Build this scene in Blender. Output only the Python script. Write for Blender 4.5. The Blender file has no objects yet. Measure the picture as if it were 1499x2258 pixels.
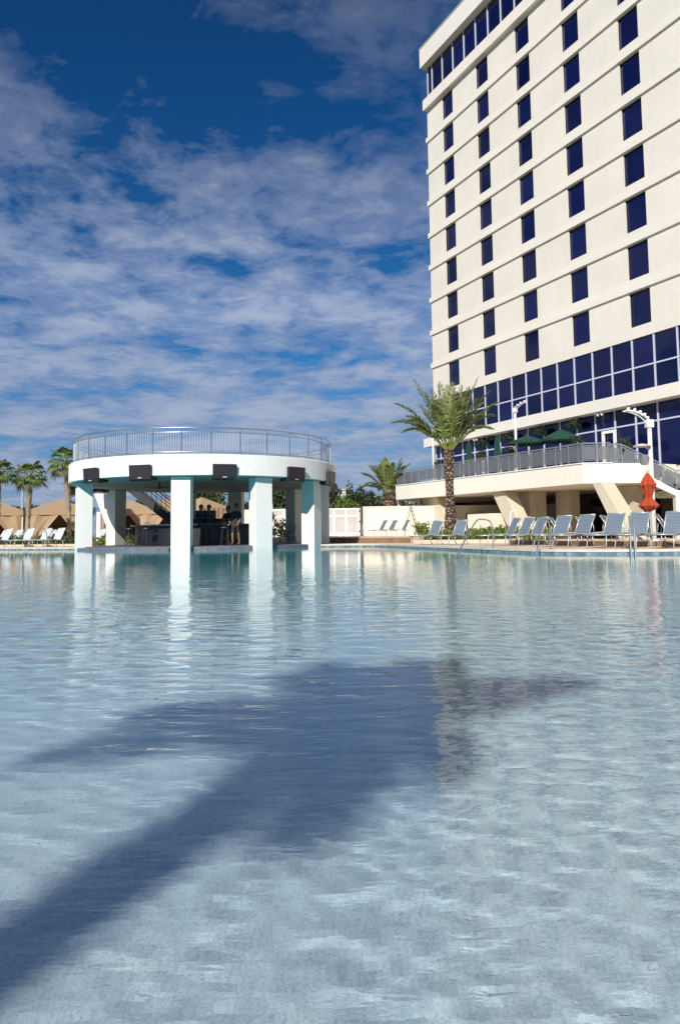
import bpy, bmesh, math, random
import numpy as np
from mathutils import Vector, Matrix, noise as mnoise
random.seed(7); rng = np.random.default_rng(7)
R = math.radians
scene = bpy.context.scene
COL = scene.collection

# ---------------------------------------------------------------- camera
CAM_H = 0.56
cd = bpy.data.cameras.new("camera"); cam = bpy.data.objects.new("camera", cd); COL.objects.link(cam)
cam.location = (0, 0, CAM_H)
PITCH, ROLL = 0.08, 0.012
cam.rotation_mode = 'XYZ'
cam.matrix_world = Matrix.Translation((0, 0, CAM_H)) @ Matrix.Rotation(math.pi/2 + PITCH, 4, 'X') @ Matrix.Rotation(-ROLL, 4, 'Z')
cd.sensor_fit = 'VERTICAL'; cd.sensor_height = 36.0; cd.sensor_width = 24.0
cd.lens = 36.0*1650.0/2258.0
cd.shift_y = -83.28/2258.0
cd.clip_start = 0.05; cd.clip_end = 3000
scene.camera = cam

# ---------------------------------------------------------------- sky, sun, exposure
SUN_EL, SUN_ROT = R(31.0), R(198.4)
w = bpy.data.worlds.new("World"); scene.world = w; w.use_nodes = True
nt = w.node_tree; nt.nodes.clear()
def nd(t, tree=None, **k):
    n = (tree or nt).nodes.new(t)
    for a, b in k.items(): setattr(n, a, b)
    return n
def lk(a, b, tree=None): (tree or nt).links.new(a, b)
def math_(op, a, b=None, tree=None, clamp=False):
    n = nd("ShaderNodeMath", tree, operation=op, use_clamp=clamp)
    for i, v in enumerate((a, b)):
        if v is None: continue
        if isinstance(v, (int, float)): n.inputs[i].default_value = v
        else: lk(v, n.inputs[i], tree)
    return n.outputs[0]
def ramp_(fac, stops, tree=None, interp='LINEAR'):
    n = nd("ShaderNodeValToRGB", tree); n.color_ramp.interpolation = interp
    e = n.color_ramp.elements
    while len(e) < len(stops): e.new(0.5)
    for el, (p, c) in zip(e, stops):
        el.position = p; el.color = (c, c, c, 1) if isinstance(c, (int, float)) else tuple(c) + (1,)
    lk(fac, n.inputs[0], tree); return n.outputs[0]
def mix_(fac, a, b, tree=None, blend='MIX'):
    n = nd("ShaderNodeMix", tree, data_type='RGBA', blend_type=blend)
    for i, v in ((0, fac), (6, a), (7, b)):
        if isinstance(v, (int, float)): n.inputs[i].default_value = v
        elif isinstance(v, tuple): n.inputs[i].default_value = v + (1,)
        else: lk(v, n.inputs[i], tree)
    return n.outputs[2]
out = nd("ShaderNodeOutputWorld"); bg = nd("ShaderNodeBackground"); bg.inputs[1].default_value = 0.1
sky = nd("ShaderNodeTexSky", sky_type='NISHITA', sun_disc=False, sun_elevation=SUN_EL, sun_rotation=SUN_ROT)
sky.air_density = 1.0; sky.dust_density = 0.3; sky.ozone_density = 3.0
tc = nd("ShaderNodeTexCoord")
sep = nd("ShaderNodeSeparateXYZ"); lk(tc.outputs["Generated"], sep.inputs[0])
zc = math_('MAXIMUM', sep.outputs[2], 0.0)
den = math_('ADD', zc, 0.10)
px = math_('DIVIDE', sep.outputs[0], den); py = math_('DIVIDE', sep.outputs[1], den)
cmb = nd("ShaderNodeCombineXYZ"); lk(px, cmb.inputs[0]); lk(py, cmb.inputs[1])
def noise_(vec, scale, detail, rough, off=(0, 0, 0), dist=0.0, tree=None, sc=(1, 1, 1), rot=0.0):
    m = nd("ShaderNodeMapping", tree); m.inputs["Location"].default_value = off; m.inputs["Scale"].default_value = sc
    m.inputs["Rotation"].default_value = (0, 0, rot)
    lk(vec, m.inputs[0], tree)
    n = nd("ShaderNodeTexNoise", tree); n.inputs["Scale"].default_value = scale; n.inputs["Detail"].default_value = detail
    n.inputs["Roughness"].default_value = rough; n.inputs["Distortion"].default_value = dist
    lk(m.outputs[0], n.inputs["Vector"], tree); return n.outputs["Fac"]
skytint = ramp_(zc, [(0.0, (0.21, 0.40, 0.56)), (0.22, (0.12, 0.40, 0.62)), (0.5, (0.07, 0.375, 0.68)), (1.0, (0.08, 0.40, 0.68))])
skyc = mix_(1.0, sky.outputs[0], skytint, blend='MULTIPLY')
skyc = mix_(1.0, skyc, ramp_(zc, [(0.0, 1.0), (0.15, 0.95), (0.6, 0.62), (1.0, 0.60)]), blend='MULTIPLY')
n1 = noise_(cmb.outputs[0], 2.3, 10, 0.60, (3.1, 1.7, 0), 0.2)
n2 = noise_(cmb.outputs[0], 7.5, 9, 0.64, (9.3, 4.1, 0), 0.4)
big = noise_(cmb.outputs[0], 0.8, 2, 0.5, (5.2, 0.4, 0))
thr = ramp_(zc, [(0.0, 0.35), (0.13, 0.38), (0.33, 0.418), (0.41, 0.445), (0.50, 0.48), (0.60, 0.515), (0.75, 0.44), (1.0, 0.39)])  # cloud cover added overhead, out of view, to lighten the pool shadow
dens = math_('ADD', math_('ADD', math_('MULTIPLY', n1, 0.52), math_('MULTIPLY', n2, 0.28)), math_('MULTIPLY', big, 0.20))
dens = math_('SUBTRACT', dens, thr)
alpha = ramp_(dens, [(0.0, 0.0), (0.03, 0.30), (0.07, 0.62), (0.14, 0.90)], interp='EASE')
alpha = math_('MULTIPLY', alpha, ramp_(zc, [(0.40, 1.0), (0.52, 0.62), (0.70, 0.8)]))
tone = math_('ADD', math_('MULTIPLY', dens, 3.0), math_('MULTIPLY', noise_(cmb.outputs[0], 1.6, 8, 0.62, (1.9, 7.7, 0)), 0.75), clamp=True)
cl = ramp_(tone, [(0.20, (0.95, 1.50, 3.1)), (0.46, (1.6, 2.2, 3.8)), (0.72, (2.35, 2.95, 4.35)), (1.0, (3.2, 3.7, 4.8))])
dim = ramp_(zc, [(0.0, 0.80), (0.30, 0.95), (0.42, 0.76), (0.60, 0.55), (0.75, 0.85), (1.0, 1.0)])  # clouds brightened towards the unseen zenith as added fill light
cl = mix_(1.0, cl, dim, blend='MULTIPLY')
skyc = mix_(alpha, skyc, cl)
lk(skyc, bg.inputs[0]); lk(bg.outputs[0], out.inputs[0])

sd = bpy.data.lights.new("sun", 'SUN'); sun = bpy.data.objects.new("sun", sd); COL.objects.link(sun)
sd.energy = 3.9; sd.angle = R(0.53); sd.color = (1.0, 0.955, 0.885)
sdir = Vector((math.sin(SUN_ROT)*math.cos(SUN_EL), math.cos(SUN_ROT)*math.cos(SUN_EL), math.sin(SUN_EL)))
sun.rotation_euler = sdir.to_track_quat('Z', 'Y').to_euler(); sun.location = sdir*60
sd.cycles.is_caustics_light = True
scene.view_settings.view_transform = 'Standard'; scene.view_settings.look = 'None'
scene.view_settings.exposure = 0.48; scene.view_settings.gamma = 1.0; scene.view_settings.use_curve_mapping = False
cy = scene.cycles
cy.use_denoising = True; cy.denoiser = 'OPENIMAGEDENOISE'
cy.max_bounces = 14; cy.diffuse_bounces = 6; cy.glossy_bounces = 4; cy.transmission_bounces = 12; cy.transparent_max_bounces = 12; cy.volume_bounces = 0
cy.sample_clamp_indirect = 6.0; cy.caustics_reflective = False; cy.caustics_refractive = True
cy.use_adaptive_sampling = True; cy.adaptive_threshold = 0.015

# ---------------------------------------------------------------- helpers
class MB:
    """collects vertices and faces, then links them as ONE mesh object"""
    def __init__(s): s.v = []; s.f = []
    def add(s, vs, fs):
        o = len(s.v); s.v += [tuple(p) for p in vs]; s.f += [tuple(i + o for i in f) for f in fs]; return s
    def box(s, x0, x1, y0, y1, z0, z1):
        return s.add([(x0,y0,z0),(x1,y0,z0),(x1,y1,z0),(x0,y1,z0),(x0,y0,z1),(x1,y0,z1),(x1,y1,z1),(x0,y1,z1)],
                     [(0,3,2,1),(4,5,6,7),(0,1,5,4),(1,2,6,5),(2,3,7,6),(3,0,4,7)])
    def bar(s, p, q, w, h, up=(0,0,1)):
        p, q = Vector(p), Vector(q); d = (q-p).normalized(); up = Vector(up)
        a = d.cross(up)
        if a.length < 1e-4: a = d.cross(Vector((1,0,0)))
        a.normalize(); b = a.cross(d).normalized(); a = a*w/2; b = b*h/2
        vs = [p-a-b, p+a-b, p+a+b, p-a+b, q-a-b, q+a-b, q+a+b, q-a+b]
        return s.add(vs, [(0,1,2,3),(7,6,5,4),(0,4,5,1),(1,5,6,2),(2,6,7,3),(3,7,4,0)])
    def tube(s, pts, r, seg=8, cap=True, closed=False):
        pts = [Vector(p) for p in pts]; n = len(pts)
        rs = r if isinstance(r, (list, tuple)) else [r]*n
        prev = None; o = len(s.v)
        for i, p in enumerate(pts):
            if closed: t = pts[(i+1) % n] - pts[i-1]
            else: t = pts[min(i+1, n-1)] - pts[max(i-1, 0)]
            t.normalize()
            if prev is None:
                a = t.cross(Vector((0,0,1)))
                if a.length < 1e-3: a = t.cross(Vector((1,0,0)))
            else: a = prev - t*prev.dot(t)
            a.normalize(); prev = a; b = t.cross(a)
            for k in range(seg):
                th = 2*math.pi*k/seg; s.v.append(tuple(p + a*(rs[i]*math.cos(th)) + b*(rs[i]*math.sin(th))))
        m = n if closed else n-1
        for i in range(m):
            for k in range(seg):
                j = (i+1) % n
                s.f.append((o+i*seg+k, o+i*seg+(k+1)%seg, o+j*seg+(k+1)%seg, o+j*seg+k))
        if cap and not closed:
            s.f.append(tuple(o+k for k in range(seg-1, -1, -1))); s.f.append(tuple(o+(n-1)*seg+k for k in range(seg)))
        return s
    def lathe(s, prof, seg=24, c=(0,0,0), a0=0.0, a1=2*math.pi):
        full = abs(a1-a0-2*math.pi) < 1e-6; m = seg if full else seg+1; o = len(s.v)
        for k in range(m):
            th = a0 + (a1-a0)*k/seg
            for r, z in prof: s.v.append((c[0]+r*math.cos(th), c[1]+r*math.sin(th), c[2]+z))
        L = len(prof)
        for k in range(seg):
            j = (k+1) % m
            for i in range(L-1): s.f.append((o+k*L+i, o+j*L+i, o+j*L+i+1, o+k*L+i+1))
        return s
    def prism(s, poly, z0, z1):
        n = len(poly)
        vs = [(x,y,z0) for x,y in poly] + [(x,y,z1) for x,y in poly]
        return s.add(vs, [tuple(range(n-1,-1,-1)), tuple(range(n,2*n))] + [(i,(i+1)%n,n+(i+1)%n,n+i) for i in range(n)])
    def extrude(s, poly3, vec):
        n = len(poly3); v = Vector(vec)
        vs = [Vector(p) for p in poly3]; vs = vs + [p+v for p in vs]
        return s.add(vs, [tuple(range(n-1,-1,-1)), tuple(range(n,2*n))] + [(i,(i+1)%n,n+(i+1)%n,n+i) for i in range(n)])
    def build(s, name, mat, parent=None, smooth=False, fix=True, bevel=0.0):
        me = bpy.data.meshes.new(name); me.from_pydata(s.v, [], s.f)
        if fix:
            bm = bmesh.new(); bm.from_mesh(me); bmesh.ops.recalc_face_normals(bm, faces=bm.faces)
            if bevel: bmesh.ops.bevel(bm, geom=list(bm.edges), offset=bevel, segments=1, affect='EDGES', clamp_overlap=True)
            bm.to_mesh(me); bm.free()
        if smooth: me.shade_smooth()
        me.materials.append(mat)
        o = bpy.data.objects.new(name, me); COL.objects.link(o)
        if parent is not None: o.parent = parent
        return o
def tag(o, label=None, cat=None, group=None, kind=None):
    if label: o['label'] = label
    if cat: o['category'] = cat
    if group: o['group'] = group
    if kind: o['kind'] = kind
    return o
def empty(name, loc, rz=0.0, label=None, cat=None, group=None):
    o = bpy.data.objects.new(name, None); COL.objects.link(o); o.location = loc; o.rotation_euler = (0, 0, rz)
    o.empty_display_size = 0.2
    return tag(o, label, cat, group)
def share(name, src, parent, loc=(0,0,0), rz=0.0):
    """another object that shares a mesh"""
    o = bpy.data.objects.new(name, src.data); COL.objects.link(o); o.parent = parent
    o.location = loc; o.rotation_euler = (0, 0, rz); return o
def dup(root, loc, rz, label=None, sc=None):
    r = root.copy(); COL.objects.link(r); r.location = loc; r.rotation_euler = (0, 0, rz)
    if sc: r.scale = (sc, sc, sc)
    if label: r['label'] = label
    for ch in list(root.children):
        c = ch.copy(); COL.objects.link(c); c.parent = r
        for gch in list(ch.children):
            d = gch.copy(); COL.objects.link(d); d.parent = c
    return r

# ---------------------------------------------------------------- materials
MATS = {}
def mat(name, col, rough=0.6, var=0.12, nscale=3.0, bump=0.0, bscale=40.0, metal=0.0, spec=0.5, col2=None, stretch=(1,1,1), streak=0.0):
    if name in MATS: return MATS[name]
    m = bpy.data.materials.new(name); m.use_nodes = True; t = m.node_tree; b = t.nodes["Principled BSDF"]
    b.inputs["Roughness"].default_value = rough; b.inputs["Metallic"].default_value = metal
    b.inputs["Specular IOR Level"].default_value = spec
    tc = nd("ShaderNodeTexCoord", t)
    c2 = col2 or tuple(max(0.0, x*(1-var)) for x in col)
    f = noise_(tc.outputs["Object"], nscale, 6, 0.6, (1.3, 2.2, 0.7), tree=t, sc=stretch)
    f = ramp_(f, [(0.35, 0.0), (0.65, 1.0)], tree=t)
    c = mix_(f, col, c2, tree=t)
    if streak:
        s = noise_(tc.outputs["Object"], 2.2, 5, 0.65, (4, 4, 4), tree=t, sc=(1.6, 1.6, 0.12))
        s = ramp_(s, [(0.52, 0.0), (0.72, streak)], tree=t)
        c = mix_(s, c, tuple(x*0.62 for x in col), tree=t)
    lk(c, b.inputs["Base Color"], t)
    if bump:
        h = noise_(tc.outputs["Object"], bscale, 4, 0.6, tree=t, sc=stretch)
        bp = nd("ShaderNodeBump", t); bp.inputs["Strength"].default_value = bump; bp.inputs["Distance"].default_value = 0.02
        lk(h, bp.inputs["Height"], t); lk(bp.outputs[0], b.inputs["Normal"], t)
    MATS[name] = m; return m

# ---------------------------------------------------------------- pool: floor, walls, water
POOL = [(-45,47.2),(-16.2,35.8),(-14.5,34.9),(-12.4,33.7),(-3.6,33.4),(0,33.3),(1.7,32.3),(2.5,29.3),(3.6,24.5),(4.4,21.1),(5.1,18.9),(6.0,18.1),(6.9,17.75),(8.0,17.6),(14,17.2),(40,16.5)]
WAVES = []
def make_waves():
    r = np.random.default_rng(11); ws = []
    def grp(n, ang, spread, l0, l1, slope):
        for i in range(n):
            a = R(ang) + r.normal()*R(spread); L = math.exp(r.uniform(math.log(l0), math.log(l1)))
            k = 2*math.pi/L; ws.append((k*math.sin(a), k*math.cos(a), slope/k*r.uniform(.6, 1.3)/math.sqrt(n), r.uniform(0, 6.28)))
    grp(26, -12, 22, 0.10, 0.24, 0.060)
    grp(34, -10, 34, 0.045, 0.095, 0.075)
    grp(16, 32, 26, 0.09, 0.26, 0.050)
    grp(10, -40, 40, 0.35, 0.9, 0.022)
    return ws
WAVES = make_waves()
def height(X, Y):
    Z = np.zeros_like(X)
    wx = X + 0.25*np.sin(0.9*Y + 0.4*X) + 0.12*np.sin(2.1*X - 0.7*Y); wy = Y + 0.25*np.sin(0.8*X - 0.5*Y + 1.0)
    calm = np.clip((Y - 0.6)/3.6, 0.0, 1.0); far = np.clip((Y - 4.0)/10.0, 0.0, 1.0)
    long_ = (0.10 + 0.72*calm)*(1 - 0.72*far); short = (0.34 + 0.50*calm)*(1 - 0.72*far)
    for i, (kx, ky, a, p) in enumerate(WAVES):
        Z += (short if math.hypot(kx, ky) > 46 else long_)*a*np.sin(kx*wx + ky*wy + p)
    gust = 0.85 + 0.16*np.sin(0.9*X + 0.5*Y + 1.0)*np.sin(0.5*X - 0.8*Y) + 0.15*np.sin(2.3*X + 1.1*Y)
    return Z*gust
def grid_surface(xs, ys):
    X, Y = np.meshgrid(xs, ys); Z = height(X, Y); ny, nx = X.shape
    V = np.stack([X.ravel(), Y.ravel(), Z.ravel()], 1)
    I = np.arange(nx*ny).reshape(ny, nx)
    F = np.stack([I[:-1,:-1].ravel(), I[:-1,1:].ravel(), I[1:,1:].ravel(), I[1:,:-1].ravel()], 1)
    return V, F, I
def graded(a0, a1, step0, grow):
    v = [a0]; s = step0
    while v[-1] < a1: v.append(v[-1] + s); s = min(s*grow, 0.5)
    return v
ys = np.array(graded(-0.9, 46, 0.014, 1.0032))
xp = np.array(graded(0.0, 41, 0.014, 1.0085)); xs = np.concatenate([-xp[:0:-1], xp])
def water_material():
    """clear water; the tint deepens with the depth of the pool, which grows with distance from the near edge"""
    m = bpy.data.materials.new("pool_water"); m.use_nodes = True; t = m.node_tree; t.nodes.clear()
    o = nd("ShaderNodeOutputMaterial", t); gg = nd("ShaderNodeBsdfPrincipled", t); gg.inputs["IOR"].default_value = 1.33; gg.inputs["Roughness"].default_value = 0.0; gg.inputs["Transmission Weight"].default_value = 1.0
    tc = nd("ShaderNodeTexCoord", t)
    h1 = noise_(tc.outputs["Object"], 7.0, 3, 0.5, (1, 2, 0), 0.4, tree=t, sc=(0.55, 1.5, 1), rot=R(-14))
    h2 = noise_(tc.outputs["Object"], 19.0, 2, 0.5, (5, 2, 0), 0.3, tree=t, sc=(0.5, 1.2, 1), rot=R(20))
    h3 = noise_(tc.outputs["Object"], 46.0, 2, 0.5, (2, 6, 0), 0.3, tree=t, sc=(0.5, 1.3, 1), rot=R(-18))
    hh = math_('ADD', math_('ADD', h1, math_('MULTIPLY', h2, 0.35, tree=t), tree=t), math_('MULTIPLY', h3, 0.16, tree=t), tree=t)
    bp = nd("ShaderNodeBump", t); bp.inputs["Strength"].default_value = 0.10; bp.inputs["Distance"].default_value = 0.05
    fs = nd("ShaderNodeSeparateXYZ", t); lk(tc.outputs["Object"], fs.inputs[0], t)
    hh = math_("MULTIPLY", hh, ramp_(math_("DIVIDE", fs.outputs[1], 20.0, tree=t, clamp=True), [(0.1, 1.0), (0.8, 0.12)], tree=t), tree=t)
    lk(hh, bp.inputs["Height"], t); lk(bp.outputs[0], gg.inputs["Normal"], t)
    sp = nd("ShaderNodeSeparateXYZ", t); lk(tc.outputs["Object"], sp.inputs[0], t)
    d = math_('DIVIDE', sp.outputs[1], 36.0, tree=t, clamp=True)
    r = nd("ShaderNodeValToRGB", t); lk(d, r.inputs[0], t); e = r.color_ramp.elements
    e[0].position = 0.0; e[0].color = (0.88, 0.985, 0.995, 1); e[1].position = 1.0; e[1].color = (0.0, 0.90, 1.0, 1)
    k = e.new(0.3); k.color = (0.44, 0.94, 0.985, 1); k = e.new(0.6); k.color = (0.04, 0.88, 0.94, 1)
    lk(r.outputs[0], gg.inputs["Base Color"], t); lk(gg.outputs[0], o.inputs["Surface"], t)
    return m
V, F, I = grid_surface(xs, ys)
ring = list(I[0, :]) + list(I[1:, -1]) + list(I[-1, -2::-1]) + list(I[-2:0:-1, 0])
nv = len(V); low = V[ring].copy(); low[:, 2] = -3.0
V = np.concatenate([V, low]); nr = len(ring)
me = bpy.data.meshes.new("pool_water")
faces = F.tolist() + [(ring[(i+1) % nr], ring[i], nv+i, nv+(i+1) % nr) for i in range(nr)] + [tuple(nv+i for i in range(nr-1, -1, -1))]
me.from_pydata(V.tolist(), [], faces); me.shade_smooth()
water = bpy.data.objects.new("pool_water", me); COL.objects.link(water); me.materials.append(water_material())
tag(water, kind='structure'); water.cycles.is_caustics_caster = True

def floor_material():
    m = bpy.data.materials.new("pool_plaster"); m.use_nodes = True; t = m.node_tree; b = t.nodes["Principled BSDF"]
    tc = nd("ShaderNodeTexCoord", t)
    a = ramp_(noise_(tc.outputs["Object"], 3.5, 5, 0.65, tree=t), [(0.35, 0.0), (0.65, 1.0)], tree=t)
    c = mix_(a, (0.86, 0.925, 0.955), (0.77, 0.85, 0.90), tree=t)
    sp = ramp_(noise_(tc.outputs["Object"], 170.0, 2, 0.7, (3, 1, 0), tree=t), [(0.44, 0.0), (0.62, 1.0)], tree=t)
    c = mix_(math_('MULTIPLY', sp, 0.60, tree=t), c, (0.37, 0.52, 0.61), tree=t)
    lk(c, b.inputs["Base Color"], t); b.inputs["Roughness"].default_value = 0.8
    return m
def floor_z(x, y):
    y = max(y, -0.4)
    return -0.22 - 0.48*(1 - math.exp(-max(y, 0)/12.0)) - 0.02*min(y, 0)
mb = MB(); gx = [-46 + 2.0*i for i in range(45)]; gy = [-0.6 + 0.8*i for i in range(60)]
for y in gy:
    for x in gx: mb.v.append((x, y, floor_z(x, y)))
for j in range(len(gy)-1):
    for i in range(len(gx)-1):
        k = j*len(gx)+i; mb.f.append((k, k+1, k+1+len(gx), k+len(gx)))
pf = tag(mb.build("pool_floor", floor_material(), smooth=True), kind='structure'); pf.cycles.is_caustics_receiver = True
# ---------------------------------------------------------------- materials used by the structure
STUCCO = mat("white_stucco", (0.82, 0.795, 0.755), 0.75, 0.05, 0.7, 0.25, 60, streak=0.18)
CREAM = mat("cream_stucco", (0.74, 0.695, 0.615), 0.8, 0.08, 0.35, 0.3, 45, streak=0.16)
CREAM2 = mat("cream_trim", (0.76, 0.715, 0.635), 0.8, 0.05, 0.5, 0.2, 45)
TERR = mat("terrace_stucco", (0.79, 0.745, 0.645), 0.8, 0.05, 0.5, 0.2, 45, streak=0.15)
BEIGE = mat("beige_concrete", (0.50, 0.44, 0.34), 0.85, 0.12, 0.8, 0.3, 30, streak=0.2)
NAVY = mat("navy_glass", (0.006, 0.004, 0.050), 0.05, 0.25, 0.25, spec=0.5)
_t = NAVY.node_tree; _oi = nd("ShaderNodeObjectInfo", _t); _b = _t.nodes["Principled BSDF"]
_c = mix_(ramp_(_oi.outputs["Random"], [(0.0, 0.0), (1.0, 1.0)], tree=_t), (0.002, 0.003, 0.026), (0.006, 0.008, 0.062), tree=_t); lk(_c, _b.inputs["Base Color"], _t)
MULL = mat("mullion_paint", (0.55, 0.56, 0.68), 0.4, 0.05)
STEEL = mat("brushed_steel", (0.50, 0.52, 0.55), 0.30, 0.12, 4.0, metal=0.85)
GALV = mat("grey_rail_paint", (0.27, 0.29, 0.32), 0.45, 0.1, 3.0, metal=0.3)
DARKSTONE = mat("grey_stone", (0.16, 0.17, 0.20), 0.6, 0.4, 9.0, 0.3, 60)
DECK = mat("tan_deck", (0.70, 0.57, 0.43), 0.85, 0.14, 0.9, 0.25, 70)
COPE = mat("coping_stone", (0.72, 0.60, 0.46), 0.8, 0.15, 2.5, 0.3, 60)
BROWN = mat("brown_paver", (0.26, 0.15, 0.09), 0.85, 0.3, 2.2, 0.3, 40)
TVBLACK = mat("black_casing", (0.018, 0.015, 0.020), 0.45, 0.2, 4.0)
TVGLASS = mat("dark_screen", (0.030, 0.022, 0.032), 0.35, 0.15, 2.0)
BADGE = mat("light_badge", (0.55, 0.56, 0.58), 0.4)
WHITEP = mat("white_paint", (0.80, 0.79, 0.76), 0.4, 0.05, 4.0)
WALLM = mat("cream_wall_paint", (0.78, 0.70, 0.57), 0.85, 0.06, 0.6, 0.2, 40, streak=0.15)
FROST = mat("frosted_panel", (0.50, 0.47, 0.44), 0.5, 0.14, 1.3)
BLACKM = mat("black_metal", (0.02, 0.02, 0.022), 0.5, 0.2)
BARM = mat("dark_bar_stone", (0.007, 0.009, 0.014), 0.5, 0.5, 6.0)
GROUNDM = mat("dry_grass_ground", (0.10, 0.11, 0.05), 0.95, 0.35, 0.15)

# ---------------------------------------------------------------- deck, pool walls, far ground
def offset_poly(line, d):
    o = []
    for i, (x, y) in enumerate(line):
        a = line[max(i-1, 0)]; b = line[min(i+1, len(line)-1)]
        t = Vector((b[0]-a[0], b[1]-a[1])).normalized(); o.append((x - t.y*d, y + t.x*d))
    return o
DZ = 0.11
def smooth_line(line, n=5):
    P = [Vector((x, y, 0)) for x, y in line]; o = []
    for i in range(len(P)-1):
        p0 = P[max(i-1, 0)]; p1 = P[i]; p2 = P[i+1]; p3 = P[min(i+2, len(P)-1)]
        for k in range(n):
            t = k/n
            q = 0.5*((2*p1) + (p2-p0)*t + (2*p0-5*p1+4*p2-p3)*t*t + (3*p1-p0-3*p2+p3)*t**3); o.append((q.x, q.y))
    o.append(line[-1]); return o
EDGE = POOL[:4] + smooth_line(POOL[4:-1], 4) + POOL[-1:]
mb = MB(); e2 = offset_poly(EDGE, 0.32)
for i in range(len(EDGE)-1):
    a, b, c, d = EDGE[i], EDGE[i+1], e2[i+1], e2[i]
    z0, z1 = DZ-0.05, DZ+0.012
    mb.add([(a[0],a[1],z0),(b[0],b[1],z0),(c[0],c[1],z0),(d[0],d[1],z0),(a[0],a[1],z1),(b[0],b[1],z1),(c[0],c[1],z1),(d[0],d[1],z1)],
           [(4,5,6,7),(0,1,5,4),(2,3,7,6)])
tag(mb.build("pool_coping", COPE), kind='structure')
mb = MB(); EI = offset_poly(EDGE, 0.02)
for i in range(len(EI)-1):
    a, b = EI[i], EI[i+1]; mb.add([(a[0],a[1],-2.2),(b[0],b[1],-2.2),(b[0],b[1],DZ-0.05),(a[0],a[1],DZ-0.05)], [(0,1,2,3)])
def tile_material():
    m = bpy.data.materials.new("waterline_tile"); m.use_nodes = True; t = m.node_tree; b = t.nodes["Principled BSDF"]
    tc = nd("ShaderNodeTexCoord", t); v = nd("ShaderNodeTexVoronoi", t); v.inputs["Scale"].default_value = 9.0; lk(tc.outputs["Object"], v.inputs["Vector"], t)
    c = mix_(ramp_(v.outputs["Color"], [(0.3, 0.0), (0.7, 1.0)], tree=t), (0.10, 0.14, 0.22), (0.26, 0.31, 0.36), tree=t)
    lk(c, b.inputs["Base Color"], t); b.inputs["Roughness"].default_value = 0.3; return m
tag(mb.build("pool_wall", tile_material()), kind='structure')
deck_poly = offset_poly(EDGE, 0.31) + [(40, 72), (-60, 72), (-60, 47.2)]
bm = bmesh.new(); f = bm.faces.new([bm.verts.new((x, y, DZ)) for x, y in deck_poly]); bmesh.ops.triangulate(bm, faces=[f])
me = bpy.data.meshes.new("pool_deck"); bm.to_mesh(me); bm.free(); me.materials.append(DECK)
o = bpy.data.objects.new("pool_deck", me); COL.objects.link(o); tag(o, kind='structure')
tag(MB().box(-46, 41, -14, -0.42, -0.30, 0.12).build("near_deck", DECK), kind='structure')
# raised rear deck with a low brown riser in front
ud = [(-1.2,40.5),(-0.2,38.2),(2.2,36.6),(3.3,35.6),(5.2,37.5),(9.0,46.5),(11,58),(-9,58),(-8,44.5)]
tag(MB().prism(ud, DZ+0.003, 0.40).build("upper_deck", DECK), kind='structure')
rs = offset_poly([(-1.2,40.5),(-0.2,38.2),(2.2,36.6),(3.3,35.6)], -0.03)
mb = MB()
for a, b in zip(rs[:-1], rs[1:]): mb.bar((a[0],a[1],0.24), (b[0],b[1],0.24), 0.05, 0.27)
tag(mb.build("deck_step", BROWN), kind='structure')
# the far ground, one sheet with an opening for deck and pool
mb = MB()
x0, x1, y0, y1 = -60.5, 41, -14, 72; L = 2500
for (a, b, c, d) in ((-L, L, y1, L), (-L, L, -L, y0), (-L, x0, y0, y1), (x1, L, y0, y1)):
    mb.add([(a,c,0.02),(b,c,0.02),(b,d,0.02),(a,d,0.02)], [(0,1,2,3)])
tag(mb.build("ground", GROUNDM), kind='structure')

# ---------------------------------------------------------------- hotel tower
UANG = -R(64.85)
TW = empty("hotel_tower", (9.155, 61.66, 0), UANG, "tall cream hotel tower with rows of narrow navy windows", "building")
TL, TRt, BAY, WW = -2.4, 36.0, 4.885, 1.574
NCOL, FL = 7, 2.9
WIN = []
for r in range(9):
    zt = 37.92 - FL*r
    for c in range(NCOL): WIN.append((c*BAY, c*BAY+WW, zt-2.09, zt))
def wall_with_openings(x0, x1, z0, z1, wins, depth):
    mb = MB()
    xs = sorted({x0, x1} | {round(a[0],4) for a in wins} | {round(a[1],4) for a in wins})
    zs = sorted({z0, z1} | {round(a[2],4) for a in wins} | {round(a[3],4) for a in wins})
    S = {(round(a[0],4), round(a[2],4)): a for a in wins}
    for i in range(len(xs)-1):
        for j in range(len(zs)-1):
            if (xs[i], zs[j]) in S:
                a, b, c, d = xs[i], xs[i+1], zs[j], zs[j+1]
                mb.add([(a,0,c),(b,0,c),(b,0,d),(a,0,d),(a,depth,c),(b,depth,c),(b,depth,d),(a,depth,d)], [(0,1,5,4),(1,2,6,5),(2,3,7,6),(3,0,4,7)])
            else:
                mb.add([(xs[i],0,zs[j]),(xs[i+1],0,zs[j]),(xs[i+1],0,zs[j+1]),(xs[i],0,zs[j+1])], [(0,1,2,3)])
    return mb
DEP = 18.0
mb = wall_with_openings(TL, TRt, 11.93, 38.015, WIN, 0.22)
mb.add([(TL,0,11.93),(TL,DEP,11.93),(TL,DEP,38.0),(TL,0,38.0)], [(0,1,2,3)])
mb.add([(TL,DEP,0),(TRt,DEP,0),(TRt,DEP,44),(TL,DEP,44)], [(0,1,2,3)])
mb.add([(TRt,0,0),(TRt,DEP,0),(TRt,DEP,44),(TRt,0,44)], [(0,1,2,3)])
mb.add([(TL,0.05,11.93),(TRt,0.05,11.93),(TRt,DEP,11.93),(TL,DEP,11.93)], [(0,1,2,3)])
mb.build("wall", CREAM, TW, fix=False)
pane = MB().box(0, WW, 0.16, 0.20, 0, 2.09)
first = None
frame_bm = MB()
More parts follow.
